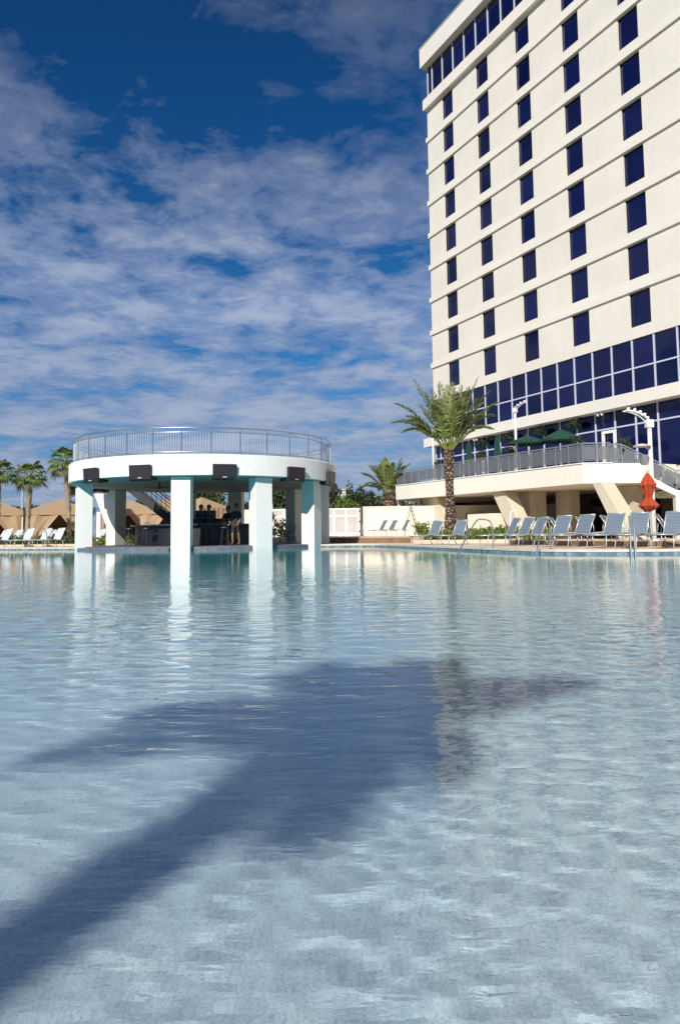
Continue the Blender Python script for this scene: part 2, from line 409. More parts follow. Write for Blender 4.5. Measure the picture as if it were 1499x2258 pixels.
for a in ((0, .05, 0, 2.09), (WW-.05, WW, 0, 2.09), (.05, WW-.05, 0, .05), (.05, WW-.05, 2.04, 2.09)): frame_bm.box(a[0], a[1], 0.10, 0.158, a[2], a[3])
DARKFR = mat("bronze_frame", (0.02, 0.016, 0.03), 0.4)
for (a, b, c, d) in WIN:
    if first is None:
        first = pane.build("window", NAVY, TW); ff = frame_bm.build("window_frame", DARKFR, first); first.location = (a, 0, c)
    else:
        o_ = share("window", first, TW, (a, 0, c)); share("window_frame", ff, o_)
cs = MB().box(TL-0.13, TRt, -0.13, 0.0-0.004, 0, 0.42)
cs.box(TL-0.13, TL-0.003, 0, 6, 0, 0.42)
c0 = None
for r in range(1, 9):
    z = 37.92 - FL*r + 0.04
    if c0 is None: c0 = cs.build("string_course", CREAM2, TW); c0.location = (0, 0, z)
    else: share("string_course", c0, TW, (0, 0, z))
MB().box(TL-0.16, TRt, -0.36, DEP, 38.02, 38.95).build("cornice_band", CREAM2, TW)
MB().box(TL+0.05, TRt, 0.25, DEP-0.2, 38.95, 42.1).build("attic_storey", DARKFR, TW)
MB().box(TL-0.30, TRt, -0.50, DEP, 42.0, 43.75).build("parapet", CREAM2, TW)
MB().box(TL-0.34, TRt, -0.55, DEP+.05, 43.75, 43.83).build("parapet_cap", mat("grey_flashing", (0.45, 0.46, 0.50), 0.5), TW)
def glazing(z0, z1, y, tr, x0=TL, x1=26.2, deep=0.12):
    """panes, mullions and one transom of a glazed storey"""
    st = BAY/3; k0 = math.ceil((x0+0.2)/st); xs_ = [x0] + [k*st for k in range(k0, int(x1/st)+1)] + [x1]
    zs_ = [z0] + ([tr] if tr else []) + [z1]
    for a, b in zip(xs_[:-1], xs_[1:]):
        for c, d in zip(zs_[:-1], zs_[1:]):
            ti = random.uniform(-.004, .004)
            m = MB(); m.add([(a+.02,y,c+.02),(b-.02,y+ti,c+.02),(b-.02,y-ti,d-.02),(a+.02,y+ti,d-.02),(a+.02,y+.03,c+.02),(b-.02,y+.03,c+.02),(b-.02,y+.03,d-.02),(a+.02,y+.03,d-.02)],
                  [(0,1,2,3),(7,6,5,4),(0,4,5,1),(1,5,6,2),(2,6,7,3),(3,7,4,0)]); m.build("window_pane", NAVY, TW)
    me0 = None
    for x in xs_[:-1]:
        if me0 is None: me0 = MB().box(-.045, .045, -.07, .05, 0, z1-z0).build("mullion", MULL, TW); me0.location = (x+.05, y, z0)
        else: share("mullion", me0, TW, (x, y, z0))
    if tr: MB().box(x0, x1, y-.055, y+.04, tr-.045, tr+.045).build("transom", MULL, TW)
    MB().box(x0, TRt, y+.06, y+.4, z0, z1).build("glazing_backing", DARKFR, TW)
glazing(38.95, 42.0, 0.12, None)
glazing(8.66, 11.93, 0.10, 10.2)
glazing(4.25, 7.92, 0.16, 6.87)
MB().box(TL-0.75, TRt, -0.62, 2.0, 7.92, 8.655).build("canopy_band", CREAM2, TW)
MB().box(TL, TRt, 0.3, DEP, 3.15, 4.24).build("floor_slab", CREAM, TW)
dr = MB()
for a in ((16.9,17.08,4.25,6.75),(17.85,18.03,4.25,6.75),(17.08,17.85,6.57,6.75)): dr.box(a[0],a[1],-0.02,0.09,a[2],a[3])
dr.build("door_frame", WHITEP, TW)
MB().box(4.3, 4.55, -0.02, 0.09, 4.25, 6.2).build("door_frame", WHITEP, TW)
# ground storey set back under the terrace
mb = MB(); GW = 3.0
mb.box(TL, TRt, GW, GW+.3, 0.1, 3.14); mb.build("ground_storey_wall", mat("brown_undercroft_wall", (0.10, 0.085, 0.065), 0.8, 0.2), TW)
for t_ in (10.9, 14.8, 19.8, 25):
    MB().box(t_, t_+1.25, -2.0, -1.2, 0.1, 3.12).build("ground_column", BEIGE, TW)
for t_ in (3.2, 7.2, 12.6, 16.6, 22):
    MB().box(t_, t_+1.9, GW-.04, GW-.003, 0.3, 2.8).build("ground_window", NAVY, TW)
# floodlights on the canopy edge
def floodlight(t_, label):
    e = empty("floodlight", (0,0,0), 0, label, "floodlight", "floodlight pairs under the canopy")
    u = Vector((math.cos(UANG), math.sin(UANG), 0)); n = Vector((-.905, -.425, 0)); p = Vector((9.155, 61.66, 0)) + u*t_ + n*0.3
    e.location = (p.x, p.y, 7.78); e.rotation_euler = (0, 0, UANG)
    MB().box(-.25, .25, -.05, .05, .08, .135).build("bracket", WHITEP, e)
    for s in (-.17, .17): MB().lathe([(0.0,-.12),(.06,-.10),(.115,.02),(.09,.09),(0,.09)], 12, (s,-.08,0)).build("lamp_head", WHITEP, e)
floodlight(4.1, "pair of small white floodlights under canopy behind the large palm crown")
floodlight(17.2, "pair of small white floodlights under canopy above the terrace door")

# ---------------------------------------------------------------- terrace on inclined struts
TE = empty("raised_terrace", (9.155, 61.66, 0), UANG, "cream raised terrace on slanted struts at the foot of the tower", "terrace")
# local x along the facade, local -y away from the facade
tp = [(1.9,-6.31),(21.0,-5.52),(21.75,-4.13),(22.4,-2.5),(22.4,-.05),(-2.2,-.05),(-2.2,-2.0)]
MB().prism([(x,y) for x,y in tp], 3.13, 4.2).build("fascia_slab", TERR, TE)
tp2 = [(1.84,-6.37),(21.03,-5.58),(21.8,-4.16),(21.6,-4.0),(20.9,-5.3),(1.95,-6.15)]
MB().prism(tp2, 4.203, 4.26).build("slab_cap", WHITEP, TE)
def strut(xt0, xt1, xb0, xb1, zb):
    m = MB().extrude([(xb0,-5.45,zb),(xb1,-5.45,zb),(xt1,-5.45,3.127),(xt0,-5.45,3.127)], (0, 0.95, 0)); m.build("strut", mat("strut_stucco", (0.62, 0.55, 0.42), 0.85, 0.08, 0.6, 0.2, 40, streak=0.2), TE)
strut(4.3, 6.3, 6.3, 8.3, 0.2); strut(12.8, 14.0, 14.9, 16.0, 0.1); strut(21.62, 22.2, 23.4, 24.4, 0.1)
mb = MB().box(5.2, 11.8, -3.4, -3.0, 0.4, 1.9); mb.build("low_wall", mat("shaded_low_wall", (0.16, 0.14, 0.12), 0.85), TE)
MB().box(11.0, 13.6, -6.1, -3.9, 0.15, 1.75).build("low_wall", WALLM, TE)
MB().box(13.0, 14.6, -3.9, -2.6, 0.15, 3.12).build("wall_panel", BEIGE, TE)
MB().box(1.4, 1.65, -5.9, -5.65, 0.4, 3.12).build("post", WHITEP, TE); MB().box(3.2, 3.55, -5.2, -4.85, 0.4, 3.12).build("post", WHITEP, TE)
def rail_mesh_material():
    m = bpy.data.materials.new("rail_mesh"); m.use_nodes = True; t = m.node_tree; b = t.nodes["Principled BSDF"]
    b.inputs["Base Color"].default_value = (0.20, 0.21, 0.23, 1); b.inputs["Roughness"].default_value = 0.5; b.inputs["Metallic"].default_value = 0.3
    b.inputs["Alpha"].default_value = 0.66
    return m
RMESH = rail_mesh_material()
def railing(parent, pts, nper, h=1.06, post_w=0.05):
    """a railing part (the top rails) with posts, rails and mesh panels as its sub-parts"""
    up = Vector((0,0,1)); top = MB()
    for i in range(len(pts)-1): top.bar(Vector(pts[i])+up*h, Vector(pts[i+1])+up*h, .06, .05)
    root = top.build("railing", GALV, parent)
    for i in range(len(pts)-1):
        a, b = Vector(pts[i]), Vector(pts[i+1]); n = nper[i]
        MB().bar(a+up*.92, b+up*.92, .035, .03).build("mid_rail", GALV, root)
        MB().bar(a+up*.12, b+up*.12, .035, .03).build("bottom_rail", GALV, root)
        for k in range(n + (1 if i == len(pts)-2 else 0)):
            p = a.lerp(b, k/n); MB().bar(p+up*.005, p+up*(h-.027), post_w, post_w, (1,0,0)).build("railing_post", GALV, root)
        for k in range(n):
            p = a.lerp(b, (k+.07)/n); q = a.lerp(b, (k+.93)/n)
            MB().bar(p+up*.52, q+up*.52, .006, .70).build("mesh_panel", RMESH, root)
        pk = MB(); m_ = n*6
        for k in range(m_+1):
            p = a.lerp(b, k/m_); pk.bar(p+up*.12, p+up*.17, .02, .02, (1,0,0)); pk.bar(p+up*.87, p+up*(h-.03), .02, .02, (1,0,0))
        tag(pk.build("picket", GALV, root), kind='stuff')
railing(TE, [(-2.0,-2.2,4.265),(1.95,-6.2,4.265),(20.95,-5.45,4.265),(21.65,-4.1,4.265)], [4, 19, 2])
# stairs down from the terrace's right end
ST = empty("terrace_stairs", (0,0,0), 0, "white stair flight descending to the right from the terrace", "stairs")
S0, S1 = Vector((15.35, 40.5, 4.24)), Vector((18.25, 40.5, 2.72))
for yy in (0.0, 2.3):
    d = Vector((0, yy, 0))
    MB().extrude([S0+d+Vector((-.85,0,0)), S0+d, S1+d, S1+d+Vector((3.2,0,0)), S1+d+Vector((3.2,0,-.32)), S1+d+Vector((-.05,0,-.32)), S0+d+Vector((-.15,0,-.36)), S0+d+Vector((-.85,0,-.36))], (0,.22,0)).build("stringer", WHITEP, ST)
for k in range(10):
    p = S0.lerp(S1, (k+.5)/10); MB().box(p.x-.17, p.x+.15, 40.73, 42.79, p.z-.10, p.z-.05).build("tread", TERR, ST)
MB().box(18.2, 21.4, 40.73, 42.79, 2.5, 2.67).build("landing", TERR, ST)
MB().box(14.55, 15.3, 40.73, 42.79, 4.05, 4.19).build("landing", TERR, ST)
MB().box(18.15, 18.55, 40.52, 40.9, 0.1, 2.39).build("post", WHITEP, ST)
MB().box(19.9, 20.3, 42.4, 42.78, 0.1, 2.39).build("post", WHITEP, ST)
railing(ST, [(14.6,40.6,4.21),(15.35,40.6,4.21),(18.25,40.6,2.73),(21.3,40.6,2.73)], [1, 4, 4])
railing(ST, [(15.35,42.9,4.21),(18.25,42.9,2.73),(21.3,42.9,2.73)], [4, 4])

# ---------------------------------------------------------------- round pool bar pavilion
PC = Vector((-6.36, 35.4, 0)); PR = 6.12
PV = empty("pool_pavilion", PC, 0, "round white pool pavilion with thick ring roof on square columns", "pavilion")
SEG = 128
MB().lathe([(PR-.05,2.93),(PR,2.96),(PR,3.76),(PR-.04,3.79),(PR-.45,3.79)], SEG).build("roof_fascia", STUCCO, PV, smooth=False)
MB().lathe([(0.0,2.94),(PR-.05,2.93)], SEG).build("soffit", mat("soffit_bounce_tint", (0.26, 0.34, 0.325), 0.8, 0.06), PV, fix=False)  # aqua light bounced off the pool is put into this base colour
MB().lathe([(PR-.45,3.79),(PR-.45,3.70),(0.0,3.70)], SEG).build("roof_deck", mat("roof_deck", (0.35, 0.34, 0.32), 0.8), PV, fix=False)
def polar(phi, r): a = R(phi); return Vector((math.sin(a)*r, -math.cos(a)*r, 0))
def radial_prism(profile, phi, width):
    """profile in (radius, z); extruded across the tangent"""
    a = R(phi); t = Vector((math.cos(a), math.sin(a), 0)); pts = []
    for r, z in profile:
        q = polar(phi, r); pts.append(Vector((q.x, q.y, z)) - t*width/2)
    return MB().extrude(pts, t*width)
for phi in (0.5, 34, 67, 96, 134, 173, 200, -119, -80, -62):
    ro = 0.28 if phi == -119 else 0.0
    radial_prism([(5.2+ro,-1.3),(5.82+ro,-1.3),(5.82+ro,2.925),(5.2+ro,2.925)], phi, 0.76).build("column", STUCCO, PV, bevel=0.012)
radial_prism([(6.104,1.1),(6.104,2.90),(7.0,2.78)], -119, 0.70).build("column_bracket", STUCCO, PV)
MB().lathe([(0,0.155),(5.45,0.15),(5.55,0.13),(5.55,-1.2)], 96).build("bar_platform", DARKSTONE, PV, fix=False)
# platform edge between the two front-left columns runs straight
a_, b_ = polar(-58, 5.85), polar(-4, 5.85)
MB().prism([(a_.x,a_.y),(b_.x,b_.y),(polar(-4,5.0).x,polar(-4,5.0).y),(polar(-58,5.0).x,polar(-58,5.0).y)], -1.2, 0.10).build("platform_step", DARKSTONE, PV)
rr = PR-.18
def ring(r, z, rad, seg=128): return MB().tube([(math.sin(2*math.pi*k/seg)*r, -math.cos(2*math.pi*k/seg)*r, z) for k in range(seg)], rad, 6, closed=True)
RR = ring(rr, 4.86, .026).build("roof_railing", STEEL, PV, smooth=True)
ring(rr, 4.68, .018).build("mid_rail", STEEL, RR, smooth=True)
ring(rr, 3.89, .022).build("bottom_rail", STEEL, RR, smooth=True)
for k in range(32):
    q = polar(k*11.25+1, rr); m = MB().tube([(q.x,q.y,3.785),(q.x,q.y,4.85)], .024, 6); m.build("railing_post", STEEL, RR)
bal = MB()
for k in range(32*11):
    if k % 11 == 0: continue
    q = polar(k*11.25/11+1, rr); bal.bar((q.x,q.y,3.89), (q.x,q.y,4.68), .014, .014, (1,0,0))
tag(bal.build("baluster", STEEL, RR), kind='stuff')
TVP = [(-38,"second wall television from the left under the pavilion roof rim"),(-14,"wide black television left of the front pavilion column"),(17,"wide black television right of the front pavilion column"),
       (47,"black television above the last two right pavilion columns"),(74,"black television seen edge on at the right rim of the pavilion"),(-108,"black television hidden at far left rim of the pavilion")]
for phi, lab in TVP:
    e = empty("television", PC, 0, lab, "television", "televisions hung around the pavilion roof rim")
    radial_prism([(PR+.02,3.36),(PR+.16,3.38),(PR+.11,2.80),(PR+.0,2.74),(PR-.42,2.80),(PR-.45,2.90),(PR-.06,2.90),(PR+.012,2.95)], phi, 0.94).build("casing", TVBLACK, e, bevel=0.01)
    radial_prism([(PR+.1605,3.34),(PR+.170,3.34),(PR+.132,2.92),(PR+.1225,2.92)], phi, 0.87).build("screen", TVGLASS, e)
    radial_prism([(PR+.1185,2.885),(PR+.127,2.885),(PR+.124,2.85),(PR+.1155,2.85)], phi, 0.17).build("badge", BADGE, e)
# ---------------------------------------------------------------- bar, stools, stairs and people inside the pavilion
BAR = empty("bar_counter", PC, 0, "dark curved stone bar counter under the pavilion roof", "bar counter")
def arc_wall(r0, r1, z0, z1, a0, a1, seg=36):
    mb = MB(); pr = [(r0,z0),(r1,z0),(r1,z1),(r0,z1)]
    for k in range(seg+1):
        a = R(a0+(a1-a0)*k/seg)
        for r, z in pr: mb.v.append((math.sin(a)*r, -math.cos(a)*r, z))
    for k in range(seg):
        for i in range(4): mb.f.append((k*4+i, (k+1)*4+i, (k+1)*4+(i+1)%4, k*4+(i+1)%4))
    mb.f.append((0,1,2,3)); mb.f.append(tuple(seg*4+i for i in (3,2,1,0))); return mb
arc_wall(2.85, 3.2, 0.16, 1.02, -108, 50).build("counter_front", BARM, BAR)
arc_wall(2.7, 3.42, 1.023, 1.08, -109, 51).build("counter_top", mat("dark_counter_top", (0.05, 0.06, 0.075), 0.2, 0.4, 8), BAR)
BB = empty("back_bar", PC, 0, "dark round back bar cabinet with shelves in the middle of the pavilion", "cabinet")
MB().lathe([(0,1.35),(1.15,1.35),(1.2,1.3),(1.2,0.16)], 24).build("cabinet", BARM, BB, fix=False)
MB().lathe([(0,1.75),(.5,1.75),(.5,1.352)], 20).build("shelf_stand", BLACKM, BB, fix=False)
STOOLM = mat("dark_stool", (0.02, 0.02, 0.025), 0.5)
REDM = mat("dark_red_seat", (0.10, 0.012, 0.015), 0.5)
def make_stool(label, seatm):
    e = empty("bar_stool", (0,0,0), 0, label, "bar stool", "bar stools along the curved bar")
    MB().lathe([(0,.70),(.17,.70),(.19,.73),(.18,.78),(0,.79)], 16).build("seat", seatm, e)
    MB().lathe([(0,.34),(.17,.36),(.19,.38)], 12, (0,.0,.62), R(20), R(160)).build("backrest", seatm, e)
    for k in range(4):
        a = R(45+90*k); MB().tube([(math.cos(a)*.13, math.sin(a)*.13, .70), (math.cos(a)*.22, math.sin(a)*.22, 0.0)], .014, 6).build("leg", STOOLM, e)
    MB().tube([(math.cos(2*math.pi*k/16)*.185, math.sin(2*math.pi*k/16)*.185, .28) for k in range(16)], .01, 5, closed=True).build("footrest", STOOLM, e)
    return e
st0 = make_stool("dark bar stool nearest the left opening of the pavilion", STOOLM)
st_specs = [(-48,"dark bar stool nearest the left opening of the pavilion"),(-30,"dark bar stool in the left opening close to the front column"),(12,"dark bar stool just right of the front column"),(22,"dark bar stool in front of the seated people")]
for i, (phi, lab) in enumerate(st_specs):
    q = PC + polar(phi, 3.85); q.z = 0.153
    if i == 0: st0.location = q; st0.rotation_euler = (0,0,R(phi)); st0['label'] = lab
    else: dup(st0, q, R(phi), lab)
rs_ = make_stool("dark red bar stool right of the front pavilion column", REDM); q = PC + polar(9, 3.95); q.z = .153; rs_.location = q
# stair at the back of the pavilion leading to its roof
SP = empty("roof_stairs", (0,0,0), 0, "dark stair with railing rising behind the pavilion to its roof", "stairs")
A_, B_ = Vector((-12.2,41.9,3.6)), Vector((-7.9,42.2,.15))
for dy in (0, 1.1):
    MB().bar(A_+Vector((0,dy,0)), B_+Vector((0,dy,0)), .10, .42).build("stringer", BLACKM, SP)
for k in range(16):
    p = A_.lerp(B_, (k+.5)/16); MB().box(p.x-.15, p.x+.13, p.y+.055, p.y+1.04, p.z+.03, p.z+.08).build("tread", BLACKM, SP)
for dy in (0, 1.1):
    d = Vector((0,dy,0)); up = Vector((0,0,1))
    h_ = MB().tube([A_+d+up*1.1, B_+d+up*1.1], .03, 6).build("handrail", BLACKM, SP)
    for z_ in (.5,.7,.9): MB().tube([A_+d+up*z_, B_+d+up*z_], .014, 5).build("guard_rail", BLACKM, h_)
    for k in range(9):
        p = A_.lerp(B_, k/8)+d; MB().tube([p+up*.2, p+up*1.08], .018, 5).build("rail_post", BLACKM, h_)
# ceiling fans
def fan(phi, r, label):
    q = PC + polar(phi, r); e = empty("ceiling_fan", (q.x, q.y, 0), R(phi*3), label, "ceiling fan", "ceiling fans under the pavilion")
    MB().tube([(0,0,2.93),(0,0,2.74)], .03, 8).build("rod", BLACKM, e)
    MB().lathe([(0,2.62),(.1,2.64),(.12,2.70),(.05,2.739)], 12).build("motor", BLACKM, e)
    for k in range(5):
        a = 2*math.pi*k/5; MB().bar((math.cos(a)*.125, math.sin(a)*.125, 2.68), (math.cos(a)*.62, math.sin(a)*.62, 2.68), .13, .012).build("blade", BLACKM, e)
fan(-28, 3.2, "dark ceiling fan left of the front pavilion column"); fan(60, 3.6, "dark ceiling fan near right end of the pavilion")

SKIN = mat("skin", (0.28, 0.15, 0.09), 0.6); HAIR = mat("dark_hair", (0.02, 0.014, 0.01), 0.7)
def person(label, loc, rz, shirt, pants, pose):
    """one continuous skinned body with clothes and hair as children"""
    e = empty("person", loc, rz, label, "person", "people at the pool bar")
    sit = pose == 'sit'
    hz = 0.80 if sit else 0.92
    J = {}; Rr = {}
    def j(n, x, y, z, r): J[n] = (x, y, z); Rr[n] = r
    j('pel', 0,0,hz,.13); j('waist',0,-.01,hz+.16,.125); j('chest',0,-.02,hz+.36,.145); j('neck0',0,0,hz+.52,.065); j('neck',0,.01,hz+.58,.055)
    j('head0',0,.03,hz+.66,.085); j('head',0,.035,hz+.74,.095); j('top',0,.02,hz+.82,.075); j('nose',0,.125,hz+.70,.022)
    for s, n in ((-1,'l'),(1,'r')):
        j(n+'sh', s*.19,-.01,hz+.47,.062)
        if sit: j(n+'el', s*.25,.12,hz+.22,.045); j(n+'wr', s*.16,.36,hz+.24,.032); j(n+'ha', s*.14,.43,hz+.25,.034)
        else: j(n+'el', s*.25,.02,hz+.20,.045); j(n+'wr', s*.22,.16,hz+.00,.032); j(n+'ha', s*.21,.22,hz-.06,.034)
        for q in range(4):
            bx, by, bz = J[n+'ha']; dx = (q-1.5)*.022
            j(f'{n}f{q}', bx+dx, by+.05, bz-.015, .0095); j(f'{n}g{q}', bx+dx*1.1, by+.085-.008*abs(q-1.3), bz-.04, .008)
        bx, by, bz = J[n+'ha']; j(n+'th', bx-s*.045, by+.02, bz+.005, .010)
        j(n+'hip', s*.10,0,hz-.06,.095)
        if sit: j(n+'kn', s*.13,.42,hz-.06,.065); j(n+'an', s*.12,.40,hz-.46,.042); j(n+'ft', s*.12,.55,hz-.50,.035)
        else: j(n+'kn', s*.11,.03+.06*s,.49,.06); j(n+'an', s*.11,-.02+.1*s,.09,.042); j(n+'ft', s*.12,.13+.1*s,.035,.035)
    names = list(J); ix = {n: i for i, n in enumerate(names)}
    E = [('pel','waist'),('waist','chest'),('chest','neck0'),('neck0','neck'),('neck','head0'),('head0','head'),('head','top'),('head0','nose')]
    for n in 'lr':
        E += [('chest',n+'sh'),(n+'sh',n+'el'),(n+'el',n+'wr'),(n+'wr',n+'ha'),(n+'ha',n+'th'),('pel',n+'hip'),(n+'hip',n+'kn'),(n+'kn',n+'an'),(n+'an',n+'ft')]
        for q in range(4): E += [(n+'ha',f'{n}f{q}'),(f'{n}f{q}',f'{n}g{q}')]
    def skinmesh(nm, keep, grow, m, root):
        ks = [n for n in names if n in keep]; k2 = {n: i for i, n in enumerate(ks)}
        me = bpy.data.meshes.new(nm); me.from_pydata([J[n] for n in ks], [(k2[a], k2[b]) for a, b in E if a in k2 and b in k2], [])
        ob = bpy.data.objects.new(nm, me); COL.objects.link(ob); ob.parent = e
        md = ob.modifiers.new("skin", 'SKIN'); md.use_smooth_shade = True
        for n in ks:
            sv = me.skin_vertices[0].data[k2[n]]; sv.radius = (Rr[n]*grow, Rr[n]*grow); sv.use_root = (n == root)
        sb = ob.modifiers.new("sub", 'SUBSURF'); sb.levels = 1; sb.render_levels = 1
        me.materials.append(m); return ob
    skinmesh("body", set(names), 1.0, SKIN, 'pel')
    skinmesh("shirt", {'pel','waist','chest','neck0','lsh','rsh','lel','rel'}, 1.13, shirt, 'waist')
    skinmesh("trousers", {'pel','lhip','rhip','lkn','rkn'} | (set() if 'shorts' in label else {'lan','ran'}), 1.14, pants, 'pel')
    MB().lathe([(0,.115),(.06,.10),(.098,.04),(.104,-.02),(.09,-.07)], 14, (0,-.005,hz+.755)).build("hair", HAIR, e, smooth=True)
    return e
DK = mat("dark_cloth", (0.03, 0.03, 0.04), 0.9); BLUEC = mat("navy_cloth", (0.04, 0.05, 0.10), 0.9); GREYC = mat("grey_cloth", (0.12, 0.12, 0.13), 0.9)
def at_bar(phi, r, z=0.155): q = PC + polar(phi, r); return (q.x, q.y, z)
person("person in dark shirt and shorts standing at the bar under the pavilion", at_bar(30, 3.75), R(160), DK, DK, 'stand')
person("person in navy shirt seated just left of the person in grey", at_bar(4, 1.9, .3), R(185), BLUEC, DK, 'sit')
person("person in grey shirt seated left of the standing person", at_bar(15, 1.75, .3), R(170), GREYC, DK, 'sit')
person("person in black shirt seated in gap right of standing person", at_bar(40, 2.0, .25), R(150), DK, BLUEC, 'sit')

# ---------------------------------------------------------------- garden wall, gate, chair, pole, ladder
GWL = empty("garden_wall", (0,0,0), 0, "long plain cream garden wall behind the three wall side loungers", "wall")
MB().box(1.62, 22, 54.0, 54.3, 0.05, 2.46).build("wall_face", WALLM, GWL); MB().box(1.60, 22, 53.96, 54.34, 2.463, 2.53).build("wall_cap", WALLM, GWL)
GW2 = empty("garden_wall", (0,0,0), 0, "short piece of cream wall seen through the pavilion left of gate", "wall")
MB().box(-9.6, -5.0, 54.0, 54.3, 0.05, 2.4).build("wall_face", WALLM, GW2)
GT = empty("panelled_gate", (0,53.9,0), 0, "white framed gate of frosted panels right of the pavilion", "gate")
gx0, gx1, npan = -4.9, 1.3, 7; st_ = (gx1-gx0)/npan
for k in range(npan+1): MB().box(gx0+k*st_-.09, gx0+k*st_+.09, -.05, .05, .45, 2.42).build("stile", WHITEP, GT)
for z0_, z1_ in ((.45,.66),(1.80,1.94),(2.30,2.42)):
    for k in range(npan): MB().box(gx0+k*st_+.092, gx0+(k+1)*st_-.092, -.045, .045, z0_, z1_).build("rail", WHITEP, GT)
for k in range(npan):
    for z0_, z1_ in ((.662,1.798),(1.942,2.298)): MB().box(gx0+k*st_+.092, gx0+(k+1)*st_-.092, -.012, .012, z0_, z1_).build("panel", FROST, GT)
HP = empty("gate_post", (1.47,53.88,0), 0, "dark narrow gate post with hinges beside the cream wall", "gate post")
MB().box(-.07,.07,-.07,.07,.3,2.47).build("post", mat("bronze_post", (.10,.085,.07), .6), HP)
for z_ in (.75,1.45,2.2): MB().box(-.16,-.072,-.05,.05,z_-.06,z_+.06).build("hinge", BLACKM, HP)
CH = empty("armchair", (-2.72, 38.6, .11), R(-35), "dark framed chair with light sling seat beside right pavilion columns", "chair")
SLING = mat("light_sling", (0.55, 0.55, 0.56), 0.8)
MB().box(-.26,.26,-.25,.25,.42,.45).build("seat", SLING, CH)
MB().extrude([(-.26,.24,.46),(.26,.24,.46),(.26,.36,.98),(-.26,.36,.98)], (0,.02,0)).build("backrest", SLING, CH)
for sx in (-.29,.29):
    MB().tube([(sx,-.27,0),(sx,-.27,.62),(sx,-.2,.65),(sx,.30,.64)], .016, 6).build("arm", BLACKM, CH)
    MB().tube([(sx,.22,.43),(sx,.36,.0)], .016, 6).build("leg", BLACKM, CH)
PO = empty("leaning_pole", (-4.05,46.0,.1), 0, "tall white pole leaning slightly behind the pavilion opening", "pole")
MB().tube([(0,0,0),(-.06,0,1.4),(-.22,.05,3.0)], [.055,.05,.045], 8).build("shaft", WHITEP, PO); MB().lathe([(0,.06),(.06,.03),(.05,-.03),(0,-.05)], 8, (-.22,.05,3.02)).build("cap", WHITEP, PO)
GREENM = mat("green_ladder_paint", (0.03, 0.12, 0.08), 0.5, 0.2)
def ladder(loc, rz, h, label):
    e = empty("stepladder", loc, rz, label, "stepladder")
    for s in (-1, 1):
        MB().bar((s*.18,0,h), (s*.32,-.55,0), .05, .04).build("side_rail", GREENM, e); MB().bar((s*.17,.06,h-.05), (s*.30,.60,0), .04, .03).build("rear_leg", GREENM, e)
    for k in range(1, 7):
        t = k/7.0; wx = .18+.14*(1-t); MB().box(-wx+.02, wx-.02, -.55*(1-t)-.05, -.55*(1-t)+.05, h*t-.015, h*t+.01).build("tread", GREENM, e)
    MB().box(-.21,.21,-.06,.12,h+.002,h+.04).build("top_cap", GREENM, e); return e
ladder((4.85,51.5,.40), R(70), 1.95, "green folding stepladder standing open against the cream wall")

# ---------------------------------------------------------------- foliage builders
LEAFD = mat("dark_leaf", (0.035, 0.060, 0.018), 0.6, 0.5, 1.2); LEAFM = mat("mid_leaf", (0.055, 0.095, 0.022), 0.6, 0.5, 1.2)
LEAFY = mat("bright_leaf", (0.14, 0.20, 0.022), 0.55, 0.45, 1.6); BARK = mat("bark", (0.14, 0.11, 0.08), 0.9, 0.4, 5, 0.5, 30)
def frond_material(name, col):
    m = mat(name, col, 0.45, 0.40, 1.4)
    b = m.node_tree.nodes["Principled BSDF"]; b.inputs["Transmission Weight"].default_value = 0.0
    return m
FRD = frond_material("date_frond", (0.185, 0.215, 0.052)); FRS = frond_material("sabal_frond", (0.135, 0.190, 0.040)); FRP = mat("frond_stem", (0.22, 0.24, 0.06), 0.5, 0.3)
def leaf_cloud(blobs, n, size, seed):
    r = np.random.default_rng(seed); V = []; F = []
    tot = sum(b[3]*b[4]*b[5] for b in blobs)
    for (cx, cy_, cz, rx, ry, rz) in blobs:
        m = int(n*rx*ry*rz/tot)+1
        d = r.normal(size=(m,3)); d /= np.linalg.norm(d, axis=1)[:,None]
        rad = r.uniform(.35, 1.0, m)**.5 * (1 + .22*np.sin(d[:,0]*5+cx)*np.sin(d[:,1]*4+d[:,2]*5))
        p = d*rad[:,None]*np.array([rx,ry,rz]) + np.array([cx,cy_,cz])
        a = r.normal(size=(m,3)); a /= np.linalg.norm(a, axis=1)[:,None]
        b = np.cross(a, r.normal(size=(m,3))); b /= np.linalg.norm(b, axis=1)[:,None]
        s = size*r.uniform(.6,1.35,m)[:,None]
        q = np.stack([p-a*s*.9, p+b*s*.45, p+a*s*.9, p-b*s*.45], 1).reshape(-1,3)
        o = len(V); V += q.tolist(); F += [(o+4*i,o+4*i+1,o+4*i+2,o+4*i+3) for i in range(m)]
    mb = MB(); mb.v = V; mb.f = F; return mb
def tree(loc, h, cr, label, m, seed, n=2600, group="trees beyond the garden wall", size=None):
    e = empty("leafy_tree", loc, 0, label, "tree", group); r = random.Random(seed)
    bl = []
    for k in range(9):
        a = r.uniform(0, 6.28); d = r.uniform(0, .75)*cr
        s = r.uniform(.38,.62)*cr; bl.append((math.cos(a)*d, math.sin(a)*d, h-cr*.75+r.uniform(-.55,.55)*cr*.8, s, s, s*.8))
    leaf_cloud(bl, n, size or cr*.085, seed).build("crown", m, e, fix=False)
    tm = MB(); tm.tube([(0,0,0),(r.uniform(-.1,.1),0,h*.35),(r.uniform(-.2,.2),0,h*.6)], [h*.035,h*.028,h*.015], 7)
    for b in bl[:5]: tm.tube([(0,0,h*.38),(b[0]*.5,b[1]*.5,h*.55),(b[0],b[1],b[2])], [h*.016,h*.011,h*.005], 5, cap=False)
    tm.build("trunk", BARK, e); return e
